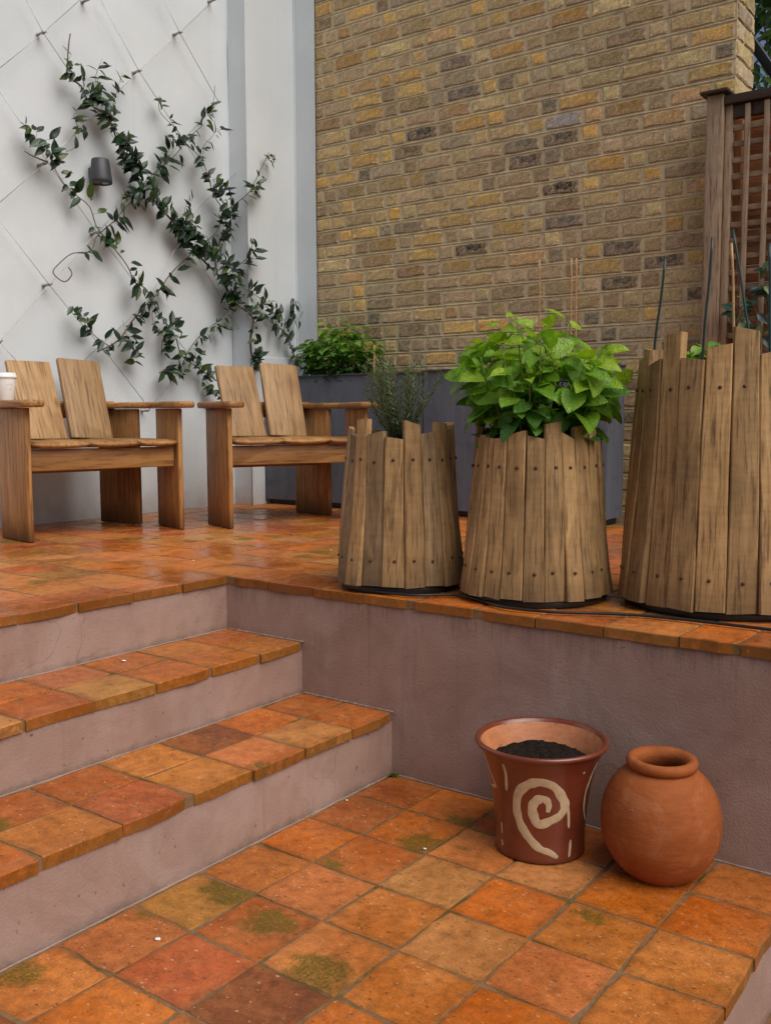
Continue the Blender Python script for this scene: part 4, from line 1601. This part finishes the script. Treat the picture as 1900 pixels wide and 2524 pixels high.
for s in range(48):
    a = bq.uniform(0, 2 * math.pi)
    rr = math.sqrt(bq.random())
    topr = BR * rr * .88
    hh = BH * (1.0 - .3 * rr ** 2) * bq.uniform(.66, 1.0)
    b0 = Vector((math.cos(a) * rr * .55 * S, math.sin(a) * rr * .55 * S, -.15 * S))
    b3 = Vector((math.cos(a) * topr, math.sin(a) * topr, hh))
    b1 = b0.lerp(b3, .4) + Vector((-math.cos(a) * .01, -math.sin(a) * .01, .02))
    P = catmull([b0, b1, b0.lerp(b3, .72) + Vector((0, 0, .012)), b3], 5)
    V, F = tube_geo(P, lambda t: .0026 * (1.15 - .6 * t), 5)
    obj('stem', V, F, STEMG, balm, True)
    nn = 7
    for k in range(nn):
        f = .12 + .88 * k / (nn - 1)
        q = f * (len(P) - 1)
        i = min(int(q), len(P) - 2)
        p0 = P[i].lerp(P[i + 1], q - i)
        a0 = bq.uniform(0, math.pi) + k * math.pi / 2
        for side in (0, math.pi):
            an = a0 + side + bq.uniform(-.3, .3)
            d = Vector((math.cos(an), math.sin(an), bq.uniform(-.8, .45) + (.8 if k == nn - 1 else 0)))
            outv = Vector((p0.x, p0.y, 0))
            d = (d + outv * 4.5).normalized()
            nrm = Vector((bq.uniform(-.7, .7), bq.uniform(-.7, .7), bq.uniform(.4, 1.1))) + outv * bq.uniform(0, 6.0)
            size = bq.uniform(.62, 1.15) * (1.0 if 1 < k < nn - 1 else .75)
            pet = d * bq.uniform(.008, .03)
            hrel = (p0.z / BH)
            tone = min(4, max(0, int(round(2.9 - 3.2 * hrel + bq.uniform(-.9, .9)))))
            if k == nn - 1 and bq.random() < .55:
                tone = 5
            balm_leaves.append((p0 + pet, d, nrm, size, bq.randrange(4), tone, p0))
view = (CAM * S - Vector(balm.location)).normalized()
balm_leaves.sort(key=lambda l: -(l[0].dot(view) * 1.0 + .0))
SV, SF = [], []
for k, (pl, d, nrm, sca, vi, tone, p0) in enumerate(balm_leaves):
    mw = basis(d, nrm, pl, sca)
    if k < 290:
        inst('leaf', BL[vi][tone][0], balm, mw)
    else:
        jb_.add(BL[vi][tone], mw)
    V, F = tube_geo([p0, pl + d * .003], .0009, 4, False)
    n0 = len(SV)
    SV += V
    SF += [tuple(i + n0 for i in f) for f in F]
jb_.build('inner_foliage', BALMLEAF, balm)
o = obj('leaf_stalks', SV, SF, STEMG, balm, True)
o["kind"] = "stuff"

# ------------------------------------------------------------------ rosemary in the small planter
rq = random.Random(9)
ros = empty('rosemary', (P1[0] * S, P1[1] * S, ZT * S + 2.0 * S), 0, 'grey-green rosemary sprig bush in the small stave planter', 'herb plant')
NL = leaf_meshes('needle', HERBLEAF, [dict(L=.024, W=.0032, fold=.3, curl=.1, n=3)], [(.13, .19, .075), (.09, .145, .062), (.06, .1, .05), (.18, .23, .09)])
jr = Joined()
for s in range(38):
    a = rq.uniform(0, 2 * math.pi)
    e = rq.uniform(.1, .72)
    L = rq.uniform(.12, .235)
    d = Vector((math.cos(a) * math.sin(e), math.sin(a) * math.sin(e), math.cos(e)))
    b0 = Vector((rq.uniform(-.01, .01), rq.uniform(-.01, .01), .0))
    fork = b0 + Vector((d.x * .02, d.y * .02, .045 * rq.uniform(.6, 1.2)))
    end = fork + d * L * .85 + Vector((0, 0, .02))
    b0, fork, end = b0, fork * 1.25, end * 1.25
    P = catmull([b0, fork, fork.lerp(end, .5) + Vector((d.x, d.y, 0)) * .012, end], 5)
    V, F = tube_geo(P, lambda t: .0024 * (1 - .75 * t) + .0004, 5)
    obj('stem', V, F, BARK, ros, True)
    nn = int(85 * L / .18)
    for k in range(nn):
        f = .34 + .66 * k / nn
        q = f * (len(P) - 1)
        i = min(int(q), len(P) - 2)
        p0 = P[i].lerp(P[i + 1], q - i)
        tg = (P[i + 1] - P[i]).normalized()
        an = k * 2.4
        o1 = tg.orthogonal().normalized()
        o2 = tg.cross(o1)
        dd = o1 * math.cos(an) + o2 * math.sin(an) + tg * rq.uniform(.5, 1.3)
        jr.add(NL[0][rq.choice([0, 0, 1, 1, 2, 3])], basis(dd, tg, p0, rq.uniform(.7, 1.25)))
jr.build('needles', HERBLEAF, ros)

# ------------------------------------------------------------------ mint at the left end of the zinc trough
def herb(name, label, cx, cy, z, R, Hh, ns, leafset, tones, seed, per=5, flat=.6):
    q = random.Random(seed)
    h = empty(name, (cx * S, cy * S, z * S), 0, label, 'herb plant')
    j = Joined()
    for s in range(ns):
        a = q.uniform(0, 2 * math.pi)
        rr = math.sqrt(q.random())
        b0 = Vector((math.cos(a) * rr * R * .6, math.sin(a) * rr * R * .6 * flat, -.01))
        b3 = Vector((math.cos(a) * rr * R, math.sin(a) * rr * R * flat, Hh * (1 - .4 * rr * rr) * q.uniform(.6, 1)))
        P = catmull([b0, b0.lerp(b3, .5) + Vector((0, 0, .01)), b3], 4)
        V, F = tube_geo(P, .0013, 4)
        obj('stem', V, F, STEMG, h, True)
        for k in range(per):
            f = .25 + .75 * k / (per - 1)
            qq = f * (len(P) - 1)
            i = min(int(qq), len(P) - 2)
            p0 = P[i].lerp(P[i + 1], qq - i)
            a0 = q.uniform(0, 3.14)
            for sd in (0, math.pi):
                d = Vector((math.cos(a0 + sd), math.sin(a0 + sd), q.uniform(-.4, .35))) + Vector((p0.x, p0.y, 0)) * 3
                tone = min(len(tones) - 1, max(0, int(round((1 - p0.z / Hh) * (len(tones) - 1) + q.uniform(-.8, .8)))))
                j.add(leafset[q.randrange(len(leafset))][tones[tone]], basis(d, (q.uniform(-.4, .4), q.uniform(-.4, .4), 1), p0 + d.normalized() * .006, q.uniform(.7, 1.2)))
    j.build('foliage', HERBLEAF, h)
    return h


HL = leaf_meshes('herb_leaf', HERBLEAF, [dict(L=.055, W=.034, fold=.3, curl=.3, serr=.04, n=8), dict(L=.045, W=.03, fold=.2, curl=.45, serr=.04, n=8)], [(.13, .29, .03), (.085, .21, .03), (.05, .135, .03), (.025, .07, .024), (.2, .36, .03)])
mp = at(735, 795, 1, 11.1)
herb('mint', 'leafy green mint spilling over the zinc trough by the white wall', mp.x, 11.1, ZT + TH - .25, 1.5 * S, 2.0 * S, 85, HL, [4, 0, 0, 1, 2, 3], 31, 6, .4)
m3 = at(1530, 740, 1, 2.45)
herb('young_herb', 'small bright green seedling between stakes in the tall planter', m3.x, 2.5, ZT + 3.0, .30 * S, .85 * S, 14, HL, [4, 0, 1], 33, 4, .8)

# ------------------------------------------------------------------ canes and stakes
def cane(label, p0, p1, r, mat, cat='cane', group=None, name='bamboo_cane', nodes=True):
    p0, p1 = Vector(p0) * S, Vector(p1) * S
    V, F = tube_geo([p0.lerp(p1, i / 10) + Vector((math.sin(i) * .0008, math.cos(i * 1.7) * .0008, 0)) for i in range(11)], r, 8)
    n0 = len(V)
    if nodes:
        for f in (.18, .42, .63, .85):
            c = p0.lerp(p1, f)
            d = (p1 - p0).normalized() * .002
            V2, F2 = tube_geo([c - d, c, c + d], lambda t: r * (1.02 + .28 * (1 - abs(2 * t - 1))), 8)
            n0 = len(V)
            V += V2
            F += [tuple(i + n0 for i in f_) for f_ in F2]
    o = obj(name, [v - p0 for v in V], F, mat, None, True)
    o.location = p0
    return tag(o, label, cat, group)


zs = ZT + TH - .3
for lab, a, b, yy in (('single bamboo cane left of the cane pair, behind the lemon balm', (1165, 560), (1166, 790), 11.3), ('left cane of the close bamboo pair behind the lemon balm', (1234, 558), (1233, 790), 11.2), ('right cane of the close bamboo pair behind the lemon balm', (1245, 557), (1243, 790), 11.25)):
    A, B = at(*a, 1, yy), at(*b, 1, yy)
    cane(lab, (B.x, yy, zs), A, .0042, BAMBOO, 'cane', 'bamboo canes')
A, B = at(808, 745, 1, 11.0), at(808, 815, 1, 11.0)
cane('short bamboo stub standing beside the mint', (B.x, 11.0, zs), A, .006, BAMBOO, 'cane', 'bamboo canes')
for lab, a, b, yy, m, nm, ct in (('leftmost dark green stake leaning in the tall planter', (1437, 558), (1413, 755), 2.1, GREENSTK, 'plant_stake', 'stake'), ('dark green stake beside the trellis post in the tall planter', (1539, 512), (1519, 745), 1.75, GREENSTK, 'plant_stake', 'stake'),
                                 ('dark green stake leaning left across the trellis', (1583, 495), (1620, 730), 2.7, GREENSTK, 'plant_stake', 'stake'), ('thin bamboo cane in the tall planter', (1580, 525), (1586, 730), 2.3, BAMBOO, 'bamboo_cane', 'cane'), ('green stake at the right edge of the photo', (1662, 525), (1663, 745), 2.3, GREENSTK, 'plant_stake', 'stake')):
    A, B = at(*a, 1, yy), at(*b, 1, yy)
    d = (B - A).normalized()
    t = (ZT + 2.9 - A.z) / d.z
    cane(lab, A + d * t, A, .0034, m, ct, None, nm, m is BAMBOO)

# ------------------------------------------------------------------ trellis and fence on the right
TY = 11.55
tx0, tx1 = at(1525, 262, 1, TY).x, at(1561, 262, 1, TY).x
pw = (tx1 - tx0)
ptop = at(1545, 203, 1, TY).z
tre = empty('wooden_trellis', (tx0 * S, TY * S, ZT * S), 0, 'square wooden trellis with capped post at the end of the brick wall', 'trellis')


def tl(x, y, z):
    return Vector(((x - tx0) * S, (y - TY) * S, (z - ZT) * S))


plank('post', pw * S, pw * S, (ptop - ZT) * S, FENCE, tre, tl(tx0 + pw / 2, TY + pw / 2, ZT), (1, 0, 0), (0, 0, 1), .004)
cap_ov = .13
bm = box_bm(-(pw / 2 + cap_ov) * S, (pw / 2 + cap_ov) * S, -(pw / 2 + cap_ov) * S, (pw / 2 + cap_ov) * S, 0, .014, .003)
capo = from_bm('post_cap', bm, FENCE_DARK, tre)
capo.location = tl(tx0 + pw / 2, TY + pw / 2, ptop) + Vector((0, 0, .001))
bm = bmesh.new()
h_ = (pw / 2 + cap_ov * .8) * S
for v in ((-h_, -h_, 0), (h_, -h_, 0), (h_, h_, 0), (-h_, h_, 0), (0, 0, .012)):
    bm.verts.new(v)
bm.verts.ensure_lookup_table()
for f in ((0, 1, 4), (1, 2, 4), (2, 3, 4), (3, 0, 4)):
    bm.faces.new([bm.verts[i] for i in f])
capt = from_bm('cap_top', bm, FENCE_DARK, capo)
capt.location = (0, 0, .0142)
TXE = 7.35
sw = .17
plank('stile', sw * S, .03, (ptop - .12 - ZT) * S, FENCE, tre, tl(tx1 + sw / 2 + .01, TY + .22, ZT), (1, 0, 0), (0, 0, 1), .002)
plank('top_rail', .036, .07, (TXE - tx1 - .02) * S, FENCE_DARK, tre, tl(tx1 + .015, TY + .22, ptop - .16), (0, 0, 1), (1, 0, 0), .003)
plank('under_rail', .05, .03, (TXE - tx1 - sw - .04) * S, FENCE_DARK, tre, tl(tx1 + sw + .02, TY + .23, ptop - .42), (0, 0, 1), (1, 0, 0), .002)
xv = tx1 + sw + .36
while xv < TXE:
    plank('upright_slat', .115 * S, .016, (ptop - .3 - ZT) * S, FENCE, tre, tl(xv, TY + .12, ZT), (1, 0, 0), (0, 0, 1), .0015)
    xv += .425
zv = ptop - .78
while zv > ZT + .3:
    plank('cross_slat', .125 * S, .014, (TXE - tx1 - sw - .03) * S, FENCE, tre, tl(tx1 + sw + .015, TY + .215, zv), (0, 0, 1), (1, 0, 0), .0015)
    zv -= .365
plank('post', pw * S, pw * S, (ptop - ZT) * S, FENCE, tre, tl(TXE + pw / 2, TY + pw / 2, ZT), (1, 0, 0), (0, 0, 1), .004)
fen = empty('board_fence', ((XB1 + .1) * S, (TY + .75) * S, ZT * S), 0, 'cedar fence of horizontal boards behind the trellis', 'fence')
zv = ZT + .05
while zv < ptop - .35:
    plank('board', .40 * S, .018, 6.4 * S, CEDAR, fen, Vector((-.4 * S, rnd.uniform(-.002, .002), (zv + .205 - ZT) * S)), (0, 0, 1), (1, 0, 0), .003)
    zv += .415
plank('batten', .2 * S, .02, (ptop - .5 - ZT) * S, CEDAR, fen, (.05 * S, -.024, 0), (1, 0, 0), (0, 0, 1), .002)
plank('batten', .2 * S, .02, (ptop - .5 - ZT) * S, CEDAR, fen, (2.9 * S, -.024, 0), (1, 0, 0), (0, 0, 1), .002)

# climber on the trellis
cq = random.Random(77)
tc = empty('trellis_climber', (2.1 * S, (TY - .1) * S, ZT * S + 1.2 * S), 0, 'glossy leaved climber growing through the trellis on the right', 'climber')
CL = leaf_meshes('leaf', VINELEAF, [dict(L=.07, W=.036, fold=.25, curl=.2), dict(L=.06, W=.03, fold=.3, curl=.35)], [(.04, .085, .055), (.03, .065, .05), (.06, .12, .06), (.10, .16, .05)])
TO = -Vector(tc.location)
for pp in ([(1650, 740), (1640, 690), (1625, 660), (1610, 640)], [(1665, 720), (1655, 660), (1650, 600), (1660, 560)], [(1620, 720), (1600, 690), (1585, 670)], [(1700, 700), (1680, 640), (1650, 620), (1630, 650)]):
    P = [at(x, y, 1, TY - .15) * S + TO for x, y in pp]
    C = catmull(P, 5)
    V, F = tube_geo(C, .0018, 5)
    obj('stem', V, F, BARK, tc, True)
    for k in range(15):
        q = cq.random() * (len(C) - 1)
        i = min(int(q), len(C) - 2)
        p0 = C[i].lerp(C[i + 1], q - i)
        d = Vector((cq.uniform(-1, 1), cq.uniform(-.6, .1), cq.uniform(-.8, .5)))
        inst('leaf', CL[cq.randrange(2)][cq.randrange(4)][0], tc, basis(d, (cq.uniform(-.4, .4), -.7, .7), p0, cq.uniform(.6, 1.05)))

# ------------------------------------------------------------------ beyond the wall: tree and sloping rail
tq = random.Random(3)
ty = 34.0
tcen = at(1700, 70, 1, ty)
tree = empty('garden_tree', (tcen.x * S, ty * S, -6 * S), 0, 'green tree rising beyond the end of the brick wall', 'tree')
hz = (tcen.z + 6) * S
tv = catmull([(0, 0, 0), (.05, .02, hz * .4), (-.04, .05, hz * .75), (.03, 0, hz * 1.1)], 5)
tube('trunk', tv, lambda t: .12 * (1 - .75 * t), BARK, tree, 8)
TL = leaf_meshes('tree_leaf', TREELEAF, [dict(L=.12, W=.07, fold=.2, curl=.2, n=3), dict(L=.1, W=.05, fold=.3, curl=.3, n=3)], [(.05, .11, .035), (.03, .075, .028), (.08, .15, .045), (.02, .05, .02)])
jt = Joined()
for c in range(60):
    cc = Vector((tq.gauss(0, .85), tq.gauss(0, .7), hz + tq.gauss(0, .8)))
    tube('limb', [Vector((0, 0, hz * .8)), Vector((0, 0, hz * .8)).lerp(cc, .5) + Vector((0, 0, .08)), cc], lambda t: .018 * (1 - .8 * t), BARK, tree, 5) if c < 14 else None
    for k in range(60):
        p0 = cc + Vector((tq.gauss(0, .16), tq.gauss(0, .16), tq.gauss(0, .12)))
        jt.add(TL[tq.randrange(2)][tq.randrange(4)], basis((tq.uniform(-1, 1), tq.uniform(-1, 1), tq.uniform(-.9, .3)), (tq.uniform(-.5, .5), tq.uniform(-.5, .5), 1), p0, tq.uniform(.7, 1.3)))
jt.build('crown', TREELEAF, tree)
ra, rb = at(1630, 98, 1, 19.0), at(1700, 198, 1, 19.0)
rail = empty('sloping_rail', (ra.x * S, 19 * S, ra.z * S), 0, 'black sloping metal rail behind the brick wall end', 'rail')
dv = (rb - ra) * S
plank('rail_bar', .07, .05, dv.length * 3, BLACKMETAL, rail, -dv * .9, (0, 1, 0), dv, .006)
plank('rail_post', .05, .05, (ra.z + 6) * S, BLACKMETAL, rail, (-dv.x * .7, .02, -(ra.z + 6) * S), (1, 0, 0), (0, 0, 1), .004)
plank('rail_post', .05, .05, (ra.z + 6) * S, BLACKMETAL, rail, dv * 1.8 + Vector((0, .02, -(ra.z + 6) * S)), (1, 0, 0), (0, 0, 1), .004)

# ------------------------------------------------------------------ the two pots on the landing
pc = Vector((3.06, -.945, 0))
pot = empty('glazed_flowerpot', (pc.x * S, pc.y * S, .0015), 0, 'brown glazed flowerpot with a cream spiral, half full of soil', 'flowerpot')
R0 = .565 * S
R1 = .84 * S
HP = 1.43 * S
OUT = [(R0 * .93, .0), (R0 * 1.005, .003), (R0 * 1.0, .012), (R0 * 1.0, HP * .18), (R0 * 1.045, HP * .4), (R0 * 1.115, HP * .6), (R0 * 1.21, HP * .76), (R0 * 1.32, HP * .88), (R1 * .945, HP * .945)]
RIM = [(R1 * .945, HP * .945), (R1 * .985, HP * .955), (R1 * 1.0, HP * .972), (R1 * .992, HP * .99), (R1 * .965, HP), (R1 * .93, HP * .993), (R1 * .905, HP * .965)]
INN = [(R1 * .905, HP * .965), (R0 * 1.20, HP * .86), (R0 * 1.09, HP * .76), (R0 * .98, HP * .6), (R0 * .93, HP * .4)]
lathe('pot_body', [(.0, .002)] + OUT, GLAZE, pot, 64, .01, 3)
lathe('rim', RIM, GLAZE, pot, 64, .01, 3)
lathe('inner_wall', INN, GLAZEIN, pot, 64, .01, 3)
V, F = [], []
ns, nr = 72, 22
for i in range(nr + 1):
    for k in range(ns):
        a = 2 * math.pi * k / ns
        r = (R0 * 1.15) * i / nr
        e = .86 + .14 * mnoise.noise(Vector((math.cos(a) * 2.3, math.sin(a) * 2.3, 4)))
        z = HP * .855 - (.06 * max(0, i / nr - .78 * e)) + .006 * mnoise.noise(Vector((r * math.cos(a) * 60, r * math.sin(a) * 60, 1))) + .0045 * mnoise.noise(Vector((r * math.cos(a) * 190, r * math.sin(a) * 190, 5)))
        V.append((r * math.cos(a), r * math.sin(a), z))
for i in range(nr):
    for k in range(ns):
        F.append((i * ns + k, i * ns + (k + 1) % ns, (i + 1) * ns + (k + 1) % ns, (i + 1) * ns + k))
obj('soil', V, F, SOIL, pot)


def pot_r(z):
    pr_ = OUT
    for (r0, z0), (r1, z1) in zip(pr_[:-1], pr_[1:]):
        if z0 <= z <= z1:
            return r0 + (r1 - r0) * (z - z0) / max(1e-6, z1 - z0)
    return pr_[-1][0]


pview = math.atan2(CAM.y - pc.y, CAM.x - pc.x)


def slip_stroke(pts, width, name='slip_stroke'):
    """trailed slip: picture-measured offsets (across, height) wrapped round the pot"""
    P = []
    for (x, y) in pts:
        lat = (x - 485) / 2.08 / 191.0 * S
        z = HP * (985 - y) / 600.0
        z = min(max(z, .004), HP * .93)
        r = pot_r(z)
        a = math.asin(max(-.98, min(.98, lat / r)))
        P.append(Vector((a, z, 0)))
    C = catmull(P, 7)
    V, F = [], []
    m = len(C)
    prof = [(-1, .0), (-.8, .0004), (0, .0006), (.8, .0004), (1, .0)]
    for i, c in enumerate(C):
        r = pot_r(c.y)
        t = C[min(i + 1, m - 1)] - C[max(i - 1, 0)]
        t = Vector((t.x * r, t.y))
        t.normalize()
        nn = Vector((-t.y, t.x))
        f = i / (m - 1)
        w = width / 2 * (.9 + .26 * mnoise.noise(Vector((i * .22, c.x, 2)))) * min(1, .45 + 4 * min(f, 1 - f))
        for (u_, o_) in prof:
            aa = c.x + nn.x * w * u_ / r
            zz = c.y + nn.y * w * u_
            rr = pot_r(zz) + o_ + .0006
            V.append((rr * math.cos(pview + aa), rr * math.sin(pview + aa), zz))
    for i in range(m - 1):
        for k in range(4):
            F.append((i * 5 + k, i * 5 + k + 1, (i + 1) * 5 + k + 1, (i + 1) * 5 + k))
    obj(name, V, F, SLIP, pot, True)


slip_stroke([(570, 945), (530, 915), (480, 893), (425, 835), (388, 765), (372, 690), (380, 610), (420, 552), (480, 526), (545, 548), (585, 610), (602, 665), (580, 715), (530, 745), (480, 765), (455, 725), (448, 670), (470, 630), (505, 622), (525, 655), (520, 695)], .0225, 'spiral')
slip_stroke([(612, 660), (620, 720), (622, 795)], .007)
slip_stroke([(305, 455), (318, 510), (322, 610)], .0095)
slip_stroke([(297, 808), (301, 870)], .006)
slip_stroke([(632, 862), (630, 905), (626, 955)], .007)
slip_stroke([(688, 489), (690, 500)], .006)
slip_stroke([(203, 425), (215, 470), (235, 540), (262, 600), (262, 625), (235, 640)], .009)
slip_stroke([(222, 520), (228, 570), (240, 620)], .006)
slip_stroke([(758, 470), (728, 540), (703, 620), (695, 700), (700, 770), (712, 810)], .008)
slip_stroke([(300, 905), (305, 935)], .006)

jc = Vector((4.555, -.745, 0))
jar = empty('terracotta_jar', (jc.x * S, jc.y * S, .0015), 0, 'round unglazed terracotta jar with a thick rolled rim', 'jar')
JR = .735 * S
prof = [(.0, .001), (.28, .0), (.36, .012)]
JB = [(.0, .0), (.36, .0), (.42, .017), (.5, .09), (.565, .158), (.652, .30), (.697, .40), (.722, .5), (.735, .62), (.737, .7), (.73, .8), (.712, .893), (.68, 1.0), (.638, 1.09), (.59, 1.17), (.525, 1.249), (.45, 1.31), (.385, 1.345)]
JB = [tuple(Vector(v) * S) for v in catmull([(a, b, 0) for a, b in JB], 2)]
JB = [(v[0] * .955, v[1] * .96) for v in JB]
zt = JB[-1][1]
JB += [(.36 * S, zt + .002), (.352 * S, zt + .004)]
lathe('jar_body', JB, CLAY, jar, 64, .006, 8)
zr = zt + .001
lathe('rim', [(.345 * S, zr - .003), (.385 * S, zr), (.412 * S, zr + .007), (.416 * S, zr + .014), (.402 * S, zr + .021), (.37 * S, zr + .0245), (.325 * S, zr + .0225), (.285 * S, zr + .016), (.272 * S, zr + .006), (.305 * S, zr - .008), (.36 * S, zr - .025), (.5 * S, zr - .055), (.6 * S, zr - .1), (.4 * S, .03), (0, .02)], CLAY, jar, 56, .006, 8)
# thumb mark scratched into the shoulder
V, F = tube_geo([(JR * 1.003 * math.cos(pview - .62 + .02 * i) * .985, JR * 1.003 * math.sin(pview - .62 + .02 * i) * .985, .99 * S - .004 * i + .0016 * i * i) for i in range(4)], .0012, 5)
obj('scratch', V, F, make_pot('scratched_clay', (.24, .07, .025), (.28, .085, .03), .7), jar, True)

# ------------------------------------------------------------------ small debris on the paving
def petal(label, px, py, z, s):
    P = at(px, py, 2, z)
    V, F = [], []
    n = 8
    for i in range(n):
        a = 2 * math.pi * i / n
        V.append((s * math.cos(a) * (1 + .25 * math.sin(3 * a)), s * .7 * math.sin(a), .0006 + .0018 * abs(math.sin(a))))
    V.append((0, 0, .0028))
    for i in range(n):
        F.append((i, (i + 1) % n, n))
    F.append(tuple(range(n))[::-1])
    o = obj('fallen_petal', V, F, CHALK, None, True)
    o.location = (P.x * S, P.y * S, z * S + .0012)
    tag(o, label, 'petal', 'fallen white petals')


petal('tiny white petal on the terrace near the left armchair', 417, 1212, ZT, .0065)
petal('tiny white petal on the terrace below the right armchair', 714, 1190, ZT, .006)
petal('white petal on the upper tread of the steps', 266, 1429, Z2, .009)
petal('white petal on the landing left of the glazed flowerpot', 916, 1836, 0, .006)
petal('white petal on the red tile at the lower left', 339, 2031, 0, .0085)
petal('white petal beside the bottom step riser', 748, 1731, 0, .005)

# a weed rooted where the bottom riser meets the retaining wall
wq = random.Random(4)
wd = empty('weed', (.1 * S, -.06 * S, .0), 0, 'tiny weed in the corner where the steps meet the retaining wall', 'weed')
jw = Joined()
for k in range(16):
    a = wq.uniform(-2.6, .3)
    jw.add(HL[wq.randrange(2)][wq.randrange(4)], basis((math.cos(a), math.sin(a), wq.uniform(.2, 1.6)), (0, 0, 1), (.004 * math.cos(a) + .006, .004 * math.sin(a), .002), wq.uniform(.18, .36)))
jw.build('foliage', HERBLEAF, wd)
